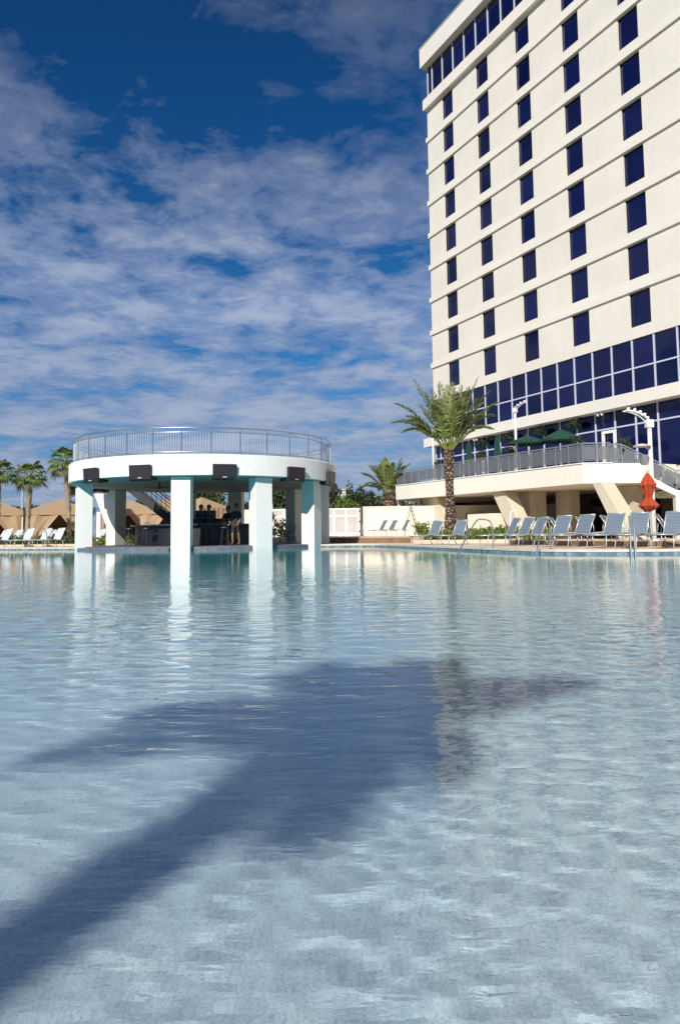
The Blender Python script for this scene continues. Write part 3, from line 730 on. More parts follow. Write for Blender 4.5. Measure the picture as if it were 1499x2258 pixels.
def shrub(loc, rx, ry, rz, label, m, seed, n=700, size=.09, group="shrubs and bedding plants"):
    e = empty("shrub", loc, 0, label, "shrub", group); r = random.Random(seed)
    bl = [(r.uniform(-.6,.6)*rx, r.uniform(-.6,.6)*ry, rz*r.uniform(.4,.65), rx*.5, ry*.5, rz*.45) for k in range(6)]
    leaf_cloud(bl, n, size, seed).build("foliage", m, e, fix=False)
    st = MB()
    for b in bl: st.tube([(b[0]*.3,b[1]*.3,0),(b[0],b[1],b[2])], .012, 4, cap=False)
    st.build("stem", BARK, e); return e
def frond_mesh(pts, leaf_len, n, seed, mb, stem, droop=0.25, wleaf=.018, vshape=.5):
    """pinnate frond along a curve: rachis plus two rows of narrow leaflets"""
    r = random.Random(seed); P = [Vector(p) for p in pts]
    def at(t):
        t = max(0, min(.999, t))*(len(P)-1); i = int(t); return P[i].lerp(P[i+1], t-i)
    stem.tube([at(k/7) for k in range(8)], [.028*(1-.8*k/7)+.004 for k in range(8)], 5)
    for k in range(n):
        t = .18 + .82*k/n; p = at(t); d = (at(t+.03)-at(t-.03)).normalized()
        side = d.cross(Vector((0,0,1)))
        if side.length < .05: side = Vector((1,0,0))
        side.normalize(); up = side.cross(d).normalized()
        L = leaf_len*(math.sin(math.pi*min(1, .16+.84*t))**.55)*r.uniform(.85,1.12)
        for s in (-1, 1):
            ld = (d*(.50+.5*t)*r.uniform(.7,1.3) + side*s*(1.0-.35*t) + up*(vshape*r.uniform(.2,1.2))).normalized()
            q1 = p + ld*L*.55; q2 = p + ld*L + Vector((0,0,-droop*L*r.uniform(.5,1.2)))
            wv = ld.cross(up).normalized()*wleaf*r.uniform(.7,1.4)
            mb.add([p-wv*.6, q1-wv, q2, q1+wv, p+wv*.6], [(0,1,2),(0,2,4),(4,2,3)])
def pinnate_palm(loc, rz, label, trunk_h, r_base, r_top, tips, leaf_len, nleaf, seed, cat="palm tree", group=None, ring_step=.15, boot=True, wleaf=.018, droop=.25):
    e = empty("date_palm", loc, rz, label, cat, group); r = random.Random(seed)
    prof = []
    for k in range(13):
        t = k/12; rad = r_base*(1-t)**3*.35 + r_top*(.92+.10*math.sin(t*9)) ; prof.append((rad, trunk_h*t))
    MB().tube([(.02*math.sin(z*1.3),0,z) for _, z in prof], [a*.9 for a, _ in prof], 16).build("trunk", mat("palm_trunk_dark", (0.055, 0.035, 0.026), 0.95, 0.4, 6, 0.5, 25), e)
    sc = MB(); nr = int(trunk_h/ring_step)
    for i in range(nr):
        z = (i+.5)*ring_step; t = z/trunk_h; rad = r_base*(1-t)**3*.35 + r_top*(.92+.10*math.sin(t*9)); m = 7
        for k in range(m):
            z = (i+.5)*ring_step + r.uniform(-.42,.42)*ring_step; a = 2*math.pi*(k+.5*(i%2))/m + r.uniform(-.2,.2); ca, sa = math.cos(a), math.sin(a); tx, ty = -sa, ca
            ww = rad*.40*r.uniform(.75,1.1); hh = ring_step*r.uniform(.45,.75); out = rad*(.16 if not boot or t < .8 else .34)*r.uniform(.7,1.2)
            bx, by = ca*rad*.88, sa*rad*.88
            sc.add([(bx-tx*ww,by-ty*ww,z),(bx,by,z-hh*.75),(bx+tx*ww,by+ty*ww,z),(bx,by,z+hh*.6),(bx+ca*out,by+sa*out,z+hh*.45)], [(0,1,4),(1,2,4),(2,3,4),(3,0,4)])
    tag(sc.build("leaf_base", mat("palm_leaf_base", (0.46, 0.33, 0.22), 0.9, 0.55, 9), e, fix=False), kind='stuff')
    for i, (tx, ty, tz, arch) in enumerate(tips):
        base = Vector((tx,ty,0)); base = base.normalized()*r_top*.55 if base.length > .01 else base
        b0 = Vector((base.x, base.y, trunk_h-.05)); tip = Vector((tx,ty,trunk_h+tz)); mid = b0.lerp(tip, .5)+Vector((0,0,arch)); pts = []
        for k in range(9):
            t = k/8; pts.append(b0*(1-t)**2 + mid*2*t*(1-t) + tip*t*t)
        mb = MB(); stm = MB(); frond_mesh(pts, leaf_len, nleaf, seed*100+i, mb, stm, droop, wleaf)
        f = mb.build("frond", FRD, e, fix=False); stm.build("frond_stem", FRP, f)
    return e
# big date palm in front of the terrace; fronds by the offset of their tips from the crown base
r_ = random.Random(3)
tips = [(-2.45,.3,2.25,.75),(-1.62,-.3,3.25,.55),(-1.15,-.9,2.5,.6),(-.45,-.5,3.1,.25),(.05,.4,3.15,.2),(.12,-.9,3.0,.35),(.62,-.5,2.95,.3),(1.5,.2,3.45,.15),(1.95,-.2,2.7,.45),(1.75,.6,2.3,.5),
        (-1.9,.7,1.7,.7),(-2.0,-.6,1.3,.8),(-1.2,1.2,2.3,.5),(.9,1.0,2.6,.4),(1.2,-1.1,2.2,.6),(1.5,-.9,1.5,.7),(-.9,-1.5,1.9,.7),(.3,-1.6,2.0,.7),(-.3,1.5,2.4,.5),(.8,-1.3,2.7,.4),(-.7,.6,3.0,.3),(.35,.2,3.0,.2),(-.2,-1.2,2.75,.4),(1.1,.3,2.9,.3)]
pinnate_palm((5.02,34.3,.12), 0, "large date palm with tall green crown in front of the terrace", 4.25, .42, .225, tips[:21]+[(-2.6,.5,1.35,1.0),(2.25,.3,1.6,.9),(2.3,-.5,2.1,.7),(-2.2,-.5,.75,1.0),(1.9,-.9,.8,.9)], .54, 46, 5, wleaf=.009)
# squat date palm behind the garden wall
tips = []
for k in range(30):
    a = 2*math.pi*k/30*2.4+.3; el = [1.2,.9,.55,.2][k % 4] + r_.uniform(-.1,.1); L = r_.uniform(2.5,3.1)
    tips.append((math.cos(a)*L*math.cos(el), math.sin(a)*L*math.cos(el), L*math.sin(el)*.95, .75))
pinnate_palm((3.85,58.5,1.0), 0, "squat date palm with stout diamond patterned trunk behind garden wall", 2.75, .75, .62, tips, .50, 54, 8, ring_step=.22, wleaf=.014)
def fan_leaf(mb, p, d, L, r):
    """palmate leaf: a fan of narrow drooping segments"""
    d = Vector(d).normalized(); side = d.cross(Vector((0,0,1))); side.normalize(); up = side.cross(d).normalized()
    n = 13
    for k in range(n):
        a = R(-82 + 164*k/(n-1)); ld = (d*math.cos(a)+side*math.sin(a)+up*.12).normalized(); l = L*r.uniform(.85,1.1)*(1-.12*abs(math.sin(a)))
        wv = ld.cross(up).normalized()*.055; q = p+ld*l*.6; e_ = p+ld*l+Vector((0,0,-.42*l))
        mb.add([p, q-wv, e_, q+wv], [(0,1,2,3)])
def sabal(loc, h, label, seed, cr=1.0, lean=(0,0), tr=.145):
    e = empty("cabbage_palm", loc, 0, label, "palm tree", "cabbage palms by the cabanas"); r = random.Random(seed)
    pts = [(lean[0]*t*t, lean[1]*t*t, h*t) for t in (0,.25,.5,.75,1)]
    MB().tube(pts, [tr*1.15,tr*.9,tr*.85,tr*.9,tr*1.05], 10).build("trunk", mat("sabal_trunk", (0.42, 0.32, 0.22), 0.95, 0.45, 7, 0.6, 22), e)
    bt = MB()
    for i in range(int(h*.62/.13)):
        z = h*.42+i*.13; t = z/h; cx, cy_ = lean[0]*t*t, lean[1]*t*t
        for k in range(5):
            a = 2*math.pi*k/5+i*.9; rr_ = tr*(.9+.2*t); ca, sa = math.cos(a), math.sin(a)
            if z > h: continue
            bt.add([(cx+ca*rr_*.8-sa*.05,cy_+sa*rr_*.8+ca*.05,z-.1),(cx+ca*rr_*.8+sa*.05,cy_+sa*rr_*.8-ca*.05,z-.1),(cx+ca*rr_*1.5,cy_+sa*rr_*1.5,z+.14)], [(0,1,2)])
    tag(bt.build("leaf_base", mat("sabal_boot", (0.50, 0.38, 0.25), 0.9, 0.4, 8), e, fix=False), kind='stuff')
    top = Vector((lean[0], lean[1], h))
    for k in range(24):
        a = 2.4*k; el = 1.2-1.75*k/23; d = Vector((math.cos(a)*math.cos(el), math.sin(a)*math.cos(el), math.sin(el)))
        p = top+d*cr*r.uniform(.55,.85); mb = MB(); fan_leaf(mb, p, d+Vector((0,0,-.35)), cr*.72, r); f = mb.build("frond", FRS if k < 21 else mat("old_frond", (0.10, 0.10, 0.035), 0.6, 0.4, 1.5), e, fix=False)
        MB().tube([top, top.lerp(p,.6)+Vector((0,0,.05)), p], .018, 4, cap=False).build("frond_stem", FRP, f)
    return e
sabal((-18.3,40.0,.1), 3.9, "cabbage palm cut by the left edge of the picture", 1, .85)
sabal((-18.35,44.0,.1), 4.0, "slim cabbage palm between the two nearest tan cabanas", 2, .88, (.12,0))
sabal((-16.25,45.0,.1), 4.9, "tallest cabbage palm left of the pavilion roof", 3, .95, (-.3,0))
sabal((-16.0,46.2,.1), 3.7, "shorter cabbage palm close behind the tallest one by pavilion", 4, .8, (.05,0))
# young palm at the near pool edge, behind the camera; it throws the shadow across the shallow water
def near_palm():
    tips = [(-1.06,-.70,.15,.3),(-.95,-.35,.25,.3),(-.65,-.05,.1,.3),(.5,1.1,.15,.35),(1.15,.92,.15,.3),(-.05,-.70,0,.3),(-.35,.65,.15,.3),(.15,1.25,0,.35),(.70,.55,.1,.35),(.3,-.35,.1,.3),(-.42,-.35,.2,.3),
            (.1,.1,.85,.05),(-.15,-.05,.65,.1),(.35,.85,.3,.3),(-.2,.95,.2,.3),(.95,.85,.1,.3),(-.25,-.5,.1,.3),(.1,.5,.55,.2),(-.5,.3,.35,.25),(.25,-.2,.6,.2)]
    return pinnate_palm((-4.42,-7.49,.12), 0, "slender tall date palm standing on the near deck behind the viewer", 6.05, .14, .105, tips, .30, 34, 31, ring_step=.09, wleaf=.013)
np_ = near_palm(); np_.rotation_euler = (0, R(10), 0)

# ---------------------------------------------------------------- planting beds
def ground_cover(name, poly, z, h, n, m, seed, size=.07):
    xs_ = [p[0] for p in poly]; ys_ = [p[1] for p in poly]; r = random.Random(seed); pts = []
    def inside(x, y):
        c = False; j = len(poly)-1
        for i in range(len(poly)):
            xi, yi = poly[i]; xj, yj = poly[j]
            if (yi > y) != (yj > y) and x < (xj-xi)*(y-yi)/(yj-yi)+xi: c = not c
            j = i
        return c
    bl = []
    while len(bl) < n:
        x, y = r.uniform(min(xs_), max(xs_)), r.uniform(min(ys_), max(ys_))
        if inside(x, y): hh = h*r.uniform(.6,1.2); bl.append((x, y, z+hh*.45, .22, .22, hh*.5))
    return tag(leaf_cloud(bl, n*26, size, seed).build(name, m, None, fix=False), kind='stuff')
BEDK = mat("planter_kerb", (0.62, 0.53, 0.41), 0.85, 0.1, 1.5, 0.2, 50)
bed = [(3.2,33.0),(4.6,31.6),(7.2,31.2),(8.0,33.5),(9.5,39.0),(7.0,40.0),(4.4,37.5)]
tag(MB().prism(bed, DZ+.002, .27).build("planting_bed", BEDK), kind='structure')
inner = [(3.5,33.1),(4.7,31.9),(7.0,31.5),(7.7,33.6),(9.1,38.8),(7.0,39.6),(4.5,37.2)]
tag(MB().prism(inner, .272, .30).build("bed_soil", mat("soil", (0.07,0.05,0.035), .95, .4, 5)), kind='structure')
ground_cover("ground_cover", inner, .30, .48, 150, LEAFY, 4)
ground_cover("ground_cover", [(7.4,38.5),(11.5,40.0),(12.0,43.0),(8.5,43.0)], .12, .75, 90, LEAFY, 5, .09)
lb = [(-23,38.9),(-13.5,38.9),(-13.2,41.6),(-23,41.6)]
tag(MB().prism(lb, DZ+.002, .22).build("planting_bed", BEDK), kind='structure')
ground_cover("ground_cover", [(-22.7,39.2),(-13.8,39.2),(-13.5,41.3),(-22.7,41.3)], .2, .55, 170, LEAFM, 6)
ground_cover("ground_cover", [(-13.4,40.6),(-11.2,40.4),(-11.0,42.6),(-13.4,42.6)], .11, .6, 60, LEAFY, 7)
shrub((-4.6,44.5,.11), .9, .7, 1.9, "tall loose shrub seen through the pavilion beside the leaning pole", LEAFM, 8, 900, .11)
shrub((-3.6,46.8,.11), .7, .7, 1.5, "lower dark shrub behind the leaning pole", LEAFD, 9, 600, .10)
shrub((4.0,37.3,.3), .55, .5, .8, "round bright shrub at left foot of the large palm", LEAFY, 10, 420, .08)

kb = MB(); kl = [(6.5,28.6),(6.75,26.6),(7.2,24.2),(7.9,22.3),(8.9,21.2),(10.2,20.7),(13,20.2)]
for a, b in zip(kl[:-1], kl[1:]): kb.bar((a[0],a[1],.185), (b[0],b[1],.185), .22, .15)
tag(kb.build('paver_kerb', BROWN), kind='structure')
# ---------------------------------------------------------------- cabanas
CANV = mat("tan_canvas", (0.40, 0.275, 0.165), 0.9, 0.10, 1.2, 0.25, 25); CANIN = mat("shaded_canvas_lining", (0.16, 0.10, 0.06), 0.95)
def cabana(loc, rz, label, wd=3.6, opened=True):
    e = empty("cabana", loc, rz, label, "cabana", "tan canvas cabanas"); h, pk, w2 = 2.25, 3.05, wd/2
    MB().add([(-w2,-w2,h),(w2,-w2,h),(w2,w2,h),(-w2,w2,h),(0,0,pk)], [(0,1,4),(1,2,4),(2,3,4),(3,0,4)]).build("roof", CANV, e)
    for a in range(4):
        if a == 0: continue
        c_, s_ = math.cos(a*math.pi/2), math.sin(a*math.pi/2); m = MB(); n = 24
        for k in range(n+1):
            x = -w2+wd*k/n; y = -w2+.05*math.sin(k*1.9)*.6
            for z in (0.0, h-.004): m.v.append((x*c_-y*s_, x*s_+y*c_, z))
        for k in range(n): m.f.append((2*k,2*k+2,2*k+3,2*k+1))
        m.build("side_curtain", CANV, e, fix=False)
    v = MB(); v.add([(-w2,-w2-.03,h-.34),(w2,-w2-.03,h-.34),(w2,-w2-.03,h+.0),(-w2,-w2-.03,h+.0),(-w2,-w2-.015,h-.34),(w2,-w2-.015,h-.34),(w2,-w2-.015,h),(-w2,-w2-.015,h)], [(0,1,2,3),(7,6,5,4),(0,4,5,1),(2,6,7,3)]); v.build("valance", CANV, e)
    for s in (-1, 1):
        m = MB(); n = 14
        for k in range(n+1):
            z = (h-.345)*k/n; t = z/(h-.345)
            xin = s*(w2 - (w2-.06)*(.10+.90*t**.9)) if opened else s*.05
            for q in range(5):
                u_ = q/4; x = s*w2*(1-u_)+xin*u_; m.v.append((x, -w2+.03+.07*math.sin(q*2.2+k*.2), z))
        for k in range(n):
            for q in range(4): m.f.append((k*5+q, k*5+q+1, (k+1)*5+q+1, (k+1)*5+q))
        m.build("front_curtain", CANV, e, fix=False)
    for sx in (-1, 1):
        for sy in (-1, 1): MB().box(sx*(w2-.05)-.03, sx*(w2-.05)+.03, sy*(w2-.08)-.03, sy*(w2-.08)+.03, 0, h-.01).build("post", WHITEP, e)
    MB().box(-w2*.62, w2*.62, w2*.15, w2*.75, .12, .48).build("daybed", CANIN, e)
    return e
cabana((-23.2,50.0,.12), R(24), "tan canvas cabana cut by the left edge of the picture", 3.7)
cabana((-18.9,50.5,.12), R(20), "tan canvas cabana with open curtains between the left palms", 3.7)
cabana((-14.8,52.5,.12), R(14), "tan canvas cabana seen past the white post inside pavilion", 3.6)
cabana((-11.6,51.0,.12), R(8), "tan canvas cabana behind the dark roof stairs", 3.5)
cabana((-9.35,50.5,.12), R(-38), "tan canvas cabana with closed curtains in middle pavilion opening", 3.0, False)
WP = empty("round_post", (-14.15,44.0,.11), 0, "short white round post behind the leftmost pavilion column", "post")
MB().lathe([(0,1.92),(.14,1.92),(.155,1.88),(.155,.02)], 16).build("shaft", WHITEP, WP); MB().lathe([(.22,.0),(.22,.06),(.16,.08)], 16).build("base", WHITEP, WP)
LP = empty("light_pole", (-27.6,65,.05), 0, "thin pale green light pole rising behind the left palms", "light pole")
MB().tube([(0,0,0),(0,0,5.6)], [.11,.07], 8).build("shaft", mat("pale_green_paint", (.35,.45,.38), .5), LP); MB().box(-.15,.45,-.12,.12,5.6,5.75).build("lamp_head", GALV, LP)

# ---------------------------------------------------------------- loungers
STRAP = mat("blue_grey_strap", (0.17, 0.215, 0.265), 0.55, 0.10, 2.0); WSTRAP = mat("white_strap", (0.62, 0.63, 0.66), 0.55, 0.06, 2.0); ALU = mat("pale_aluminium", (0.62, 0.62, 0.60), 0.35, 0.1, 5, metal=0.5)
def make_lounger(label, strap, group):
    """strap sling chaise; local +x is the head end"""
    e = empty("sun_lounger", (0,0,0), 0, label, "sun lounger", group); W = .245
    def sag(x): return .36 + .035*math.sin((x+.95)/1.25*math.pi*1.0) - .03*math.sin((x+.95)/1.25*math.pi*2)
    hx, bx, bz = .30, .66, .98
    seat = MB(); n = 22
    for k in range(n):
        x0_ = -.95 + 1.22*k/n; x1_ = x0_ + 1.22/n*.80
        seat.add([(x0_,-W,sag(x0_)),(x1_,-W,sag(x1_)),(x1_,W,sag(x1_)),(x0_,W,sag(x0_)),(x0_,-W,sag(x0_)-.012),(x1_,-W,sag(x1_)-.012),(x1_,W,sag(x1_)-.012),(x0_,W,sag(x0_)-.012)], [(0,1,2,3),(7,6,5,4),(0,4,5,1),(1,5,6,2),(2,6,7,3),(3,7,4,0)])
    seat.build("seat", strap, e, fix=False)
    back = MB(); n = 14; b0 = Vector((hx,0,.375)); b1 = Vector((bx,0,bz)); dd = (b1-b0); nn = Vector((-dd.z,0,dd.x)).normalized()
    for k in range(n):
        t0_ = .03+.97*k/n; t1_ = t0_+.97/n*.84; p = b0+dd*t0_+nn*(.02*math.sin(t0_*3.1)); q = b0+dd*t1_+nn*(.02*math.sin(t1_*3.1)); th = nn*-.012
        Y = Vector((0,W,0)); back.add([p-Y,q-Y,q+Y,p+Y,p-Y+th,q-Y+th,q+Y+th,p+Y+th], [(3,2,1,0),(4,5,6,7),(0,1,5,4),(1,2,6,5),(2,3,7,6),(3,0,4,7)])
    back.build("backrest", strap, e, fix=False)
    fr = MB()
    for s in (-1, 1):
        y = s*(W+.015)
        fr.tube([(-.97,y,.37),(-.6,y,sag(-.6)-.0),(-.2,y,sag(-.2)),(.32,y,.365),(.62,y,.34)], .017, 6)
    fr.tube([(-.97,-W-.015,.37),(-.97,W+.015,.37)], .015, 6); fr.tube([(.62,-W-.015,.34),(.62,W+.015,.34)], .015, 6); fr.build("frame", ALU, e, smooth=True)
    bf = MB()
    for s in (-1, 1): bf.tube([(hx,s*(W+.016),.38),(bx*.62+hx*.38,s*(W+.016),.78),(bx+.005,s*(W+.016),bz+.01)], .017, 6)
    bf.tube([(bx+.005,-W-.016,bz+.01),(bx+.005,W+.016,bz+.01)], .017, 6)
    bf.tube([(.60,-W,.345),(.56,-W,.70)], .010, 5); bf.tube([(.60,W,.345),(.56,W,.70)], .010, 5)
    bf.build("back_frame", ALU, e, smooth=True)
    for x in (-.72, .48):
        for s in (-1, 1): MB().tube([(x,s*(W+.015),.355),(x-.02,s*(W+.03),.20),(x+(.10 if x > 0 else -.07),s*(W+.04),.0)], .016, 6).build("leg", ALU, e, smooth=True)
    return e
def set_loungers(proto, specs, zz, sc=1.0):
    proto.scale = (sc, sc, sc)
    for i, (x, y, a, lab) in enumerate(specs):
        z = zz; a = a + [0, 3, -4, 2, -2, 5, -3, 1, 4, -1][i % 10]
        if i == 0: proto.location = (x, y, z); proto.rotation_euler = (0, 0, R(a)); proto['label'] = lab
        else: dup(proto, (x, y, z), R(a), lab)
G1 = "blue grey strap loungers on the right pool deck"
lp = make_lounger("", STRAP, G1)
def lx(px, Y): return (px-749.5)/1650*Y*1.0
def seatpos(px, Y, a): # root so that the top of the back stands at this bearing
    return (lx(px, Y)-.62*math.cos(R(a)), Y-.62*math.sin(R(a)))
SPEC = [(964,30.0,44,"blue grey lounger just left of the large palm trunk"),(1019,29.4,44,"blue grey lounger just right of the large palm trunk"),
        (1136,26.6,22,"first lounger right of the white bent pipe, turned sideways"),(1166,26.0,26,"second lounger right of the white bent pipe"),(1194,25.4,30,"lounger partly behind the middle pool handrail"),
        (1246,23.2,38,"lounger just right of the middle pool handrail"),(1291,22.2,40,"lounger between middle handrail and the long slanted strut"),(1357,20.9,46,"lounger in front of the sunlit strut foot"),
        (1412,20.4,48,"lounger between the rightmost handrail and the red umbrella pole"),(1487,19.6,52,"lounger cut by the right edge of the picture")]
set_loungers(lp, [seatpos(px, Y, a) + (a, l) for px, Y, a, l in SPEC], DZ, .95)
lp2 = make_lounger("", mat("dark_grey_strap", (0.15, 0.17, 0.19), 0.6), "darker loungers facing away behind the front row")  # darker neutral grey straps for the rear row
SPEC2 = [(1213,28.6,150,"dark lounger facing away behind the middle handrail"),(1271,28.0,150,"dark lounger facing away between two front row backs"),(1327,26.3,146,"wide dark lounger facing away left of the sunlit strut foot"),(1447,25.3,142,"dark lounger facing away behind the red umbrella pole")]
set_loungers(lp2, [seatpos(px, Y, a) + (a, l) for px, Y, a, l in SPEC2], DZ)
lp3 = make_lounger("", STRAP, "three loungers in front of the cream garden wall")
SPEC3 = [(848,47.0,24,"leftmost of the three loungers by the cream wall"),(870,47.2,26,"middle of the three loungers by the cream wall"),(897,47.0,24,"lounger by the cream wall next to the green stepladder")]
set_loungers(lp3, [seatpos(px, Y, a) + (a, l) for px, Y, a, l in SPEC3], .403)
lp4 = make_lounger("", WSTRAP, "pale loungers on the left pool deck")
SPEC4 = [(24,37.6,64,"pale lounger beside the trunk of the leftmost palm"),(72,37.5,64,"pale lounger left of the small left handrail"),(108,37.3,62,"pale lounger right behind the small left handrail"),(139,37.2,62,"pale lounger nearest to the leftmost pavilion column"),
         (16,42.6,62,"white lounger behind hedge at the left picture edge"),(48,42.8,62,"white lounger behind hedge beside the slim cabbage palm"),(112,42.6,60,"white lounger behind hedge in front of dark cabana opening"),(127,43.2,60,"white lounger behind hedge under the cabana's right curtain"),(232,43.0,55,"white lounger seen through the pavilion beside the round post")]
set_loungers(lp4, [seatpos(px, Y, a) + (a, l) for px, Y, a, l in SPEC4], DZ+.003, .92)

# ---------------------------------------------------------------- pool handrails and small pipe
def handrail(label, pts, base, r=.019, cat="handrail", group=None, m=STEEL):
    e = empty("pool_handrail", base, 0, label, cat, group); b = Vector(base)
    P = [Vector(p)-b for p in pts]; S = []
    for i in range(len(P)-1):
        for k in range(5): 
            p0, p1, p2, p3 = P[max(i-1,0)], P[i], P[i+1], P[min(i+2,len(P)-1)]; t = k/5
            S.append(.5*((2*p1)+(p2-p0)*t+(2*p0-5*p1+4*p2-p3)*t*t+(3*p1-p0-3*p2+p3)*t**3))
    S.append(P[-1]); MB().tube(S, r, 8).build("rail", m, e, smooth=True)
    MB().lathe([(.06,0),(.06,.012),(.03,.022)], 14, tuple(P[0])).build("base_plate", m, e); return e
G2 = "steel pool handrails"
handrail("steel handrail sloping into the water below the large palm", [(4.42,21.9,DZ),(4.43,21.88,.55),(4.35,21.8,.86),(4.10,21.5,.93),(3.85,21.2,.90),(3.55,20.8,.55),(3.15,20.2,.02),(3.05,20.1,-.3)], (4.42,21.9,DZ), group=G2)
handrail("steel handrail sloping into the water left of the middle loungers", [(5.45,19.6,DZ),(5.45,19.58,.55),(5.40,19.5,.82),(5.20,19.3,.88),(5.08,19.1,.78),(4.95,18.8,.35),(4.82,18.6,-.02),(4.78,18.5,-.3)], (5.45,19.6,DZ), group=G2)
handrail("steel ladder rail seen end on near the red umbrella", [(7.02,18.25,DZ),(7.0,18.2,.5),(6.96,18.1,.84),(6.86,17.85,.90),(6.75,17.55,.70),(6.68,17.35,-.02),(6.66,17.3,-.5)], (7.02,18.25,DZ), group=G2, m=GALV)
handrail("second steel ladder rail just right of its twin near umbrella", [(7.12,18.25,DZ),(7.10,18.2,.5),(7.06,18.1,.84),(6.96,17.85,.90),(6.85,17.55,.70),(6.78,17.35,-.02),(6.76,17.3,-.5)], (7.12,18.25,DZ), group=G2, m=GALV)
handrail("small dark handrail at the left pool edge", [(-14.05,36.0,DZ),(-14.05,35.9,.75),(-14.15,35.7,1.0),(-14.5,35.6,1.06)], (-14.05,36.0,DZ), .02, group=G2, m=GALV)
handrail("white bent pipe standing between the loungers", [(6.15,27.2,DZ),(6.15,27.2,1.1),(6.22,27.2,1.32),(6.34,27.2,1.32),(6.40,27.2,1.1)], (6.15,27.2,DZ), .03, cat="pipe", m=WHITEP)

# ---------------------------------------------------------------- umbrellas, heater, lamps
REDF = mat("red_orange_fabric", (0.42, 0.055, 0.012), 0.85, 0.15, 3, 0.2, 30); GRNF = mat("dark_green_fabric", (0.003, 0.050, 0.032), 0.85, 0.15, 2, 0.2, 30)
WOODP = mat("wood_pole", (0.22, 0.13, 0.07), 0.6)
def folded(prof, lobes, seg=48, amp=.22, ph=0.0):
    mb = MB(); L = len(prof)
    for k in range(seg):
        a = 2*math.pi*k/seg; f_ = abs(math.sin(a*lobes/2+ph))
        for r, z in prof: q = r*(1-amp*(1-f_)*1.6); mb.v.append((math.cos(a)*q, math.sin(a)*q, z))
    for k in range(seg):
        for i in range(L-1): mb.f.append((k*L+i, ((k+1)%seg)*L+i, ((k+1)%seg)*L+i+1, k*L+i+1))
    return mb
RU = empty("closed_umbrella", (9.05,22.0,DZ), R(10), "folded red orange umbrella standing among the right loungers", "umbrella")
folded([(.03,2.14),(.10,2.05),(.245,1.79),(.19,1.70),(.13,1.50),(.11,1.42)], 6).build("upper_canopy", REDF, RU)
folded([(.11,1.43),(.14,1.36),(.27,1.22),(.30,1.17),(.19,1.07),(.05,1.00)], 6, ph=.5).build("lower_canopy", REDF, RU)
MB().tube([(.05,0,.0),(0,0,2.14)], .022, 8).build("pole", ALU, RU); MB().lathe([(0,2.25),(.03,2.2),(.02,2.13)], 8).build("finial", ALU, RU)
MB().lathe([(0,.1),(.08,.1),(.26,.05),(.27,0)], 20).build("base", mat("concrete_base", (.35,.33,.31), .9), RU, fix=False)
def terr_pt(t_, n_): return (9.155+.425*t_-.905*n_, 61.66-.905*t_-.425*n_)
def open_umbrella(t_, n_, label, rad, zr, zt, rz=0):
    x, y = terr_pt(t_, n_); e = empty("patio_umbrella", (x,y,4.2), rz, label, "umbrella", "green umbrellas on the terrace")
    mb = MB(); n = 8; zr -= 4.2; zt -= 4.2
    for k in range(n):
        a = 2*math.pi*k/n; am = a+math.pi/n; mb.v += [(math.cos(a)*rad, math.sin(a)*rad, zr), (math.cos(am)*rad*.93, math.sin(am)*rad*.93, zr+.02)]
    mb.v.append((0,0,zt)); N = 2*n
    for k in range(N): mb.f.append((k, (k+1)%N, N))
    cn = mb.build("canopy", GRNF, e)
    vb = MB()
    for k in range(N):
        a, b = mb.v[k], mb.v[(k+1)%N]; vb.add([a, b, (b[0],b[1],b[2]-.14), (a[0],a[1],a[2]-.14)], [(0,1,2,3)])
    vb.build("valance", GRNF, cn, fix=False)
    MB().tube([(0,0,0),(0,0,zt+.08)], .025, 8).build("pole", WOODP, e)
    for k in range(n):
        a = 2*math.pi*k/n; MB().bar((0,0,zt-.12), (math.cos(a)*rad*.97, math.sin(a)*rad*.97, zr-.02), .02, .015).build("rib", WOODP, e)
    MB().lathe([(0,.12),(.06,.12),(.25,.05),(.26,0)], 16).build("base", BLACKM, e, fix=False)
open_umbrella(13.9, 3.4, "open green umbrella left of the other open one", 1.22, 6.28, 6.76, .3)
open_umbrella(16.8, 3.2, "open green umbrella nearest to the terrace door", 1.25, 6.15, 6.78, .1)
def closed_green(t_, n_, label, z0, z1):
    x, y = terr_pt(t_, n_); e = empty("closed_patio_umbrella", (x,y,4.2), 0, label, "umbrella", "green umbrellas on the terrace")
    z0 -= 4.2; z1 -= 4.2
    folded([(.03,z1),(.16,z1-.25),(.26,z0+.5),(.30,z0+.12),(.22,z0),(.03,z0+.02)], 8, amp=.2).build("canopy", GRNF, e)
    MB().tube([(0,0,0),(0,0,z1+.12)], .025, 8).build("pole", WOODP, e); MB().lathe([(0,.12),(.06,.12),(.25,.05),(.26,0)], 16).build("base", BLACKM, e, fix=False)
closed_green(7.5, 3.4, "closed green umbrella just right of the large palm", 5.35, 7.05); closed_green(10.8, 3.4, "closed green umbrella left of the terrace lamp post", 5.3, 7.05)
TOPI = mat("topiary_leaf", (0.030, 0.055, 0.015), 0.7, 0.5, 5); POTM = mat("dark_pot", (0.05, 0.045, 0.04), 0.7)
def topiary(t_, n_, label, zc, rad, m=TOPI):
    x, y = terr_pt(t_, n_); e = empty("potted_topiary", (x,y,4.2), 0, label, "potted plant", "ball topiaries on the terrace")
    zc -= 4.2; leaf_cloud([(0,0,zc,rad,rad,rad)], 420, .07, int(t_*10)).build("foliage", m, e, fix=False)
    MB().tube([(0,0,.4),(0,0,zc)], .025, 6).build("stem", BARK, e); MB().lathe([(.15,0),(.22,.45),(.19,.45),(.18,.40),(0,.40)], 14).build("pot", POTM, e)
topiary(3.7, 3.5, "ball topiary left of the large palm trunk on the terrace", 5.80, .36); topiary(9.05, 3.5, "ball topiary in front of the white framed left door", 5.85, .36)
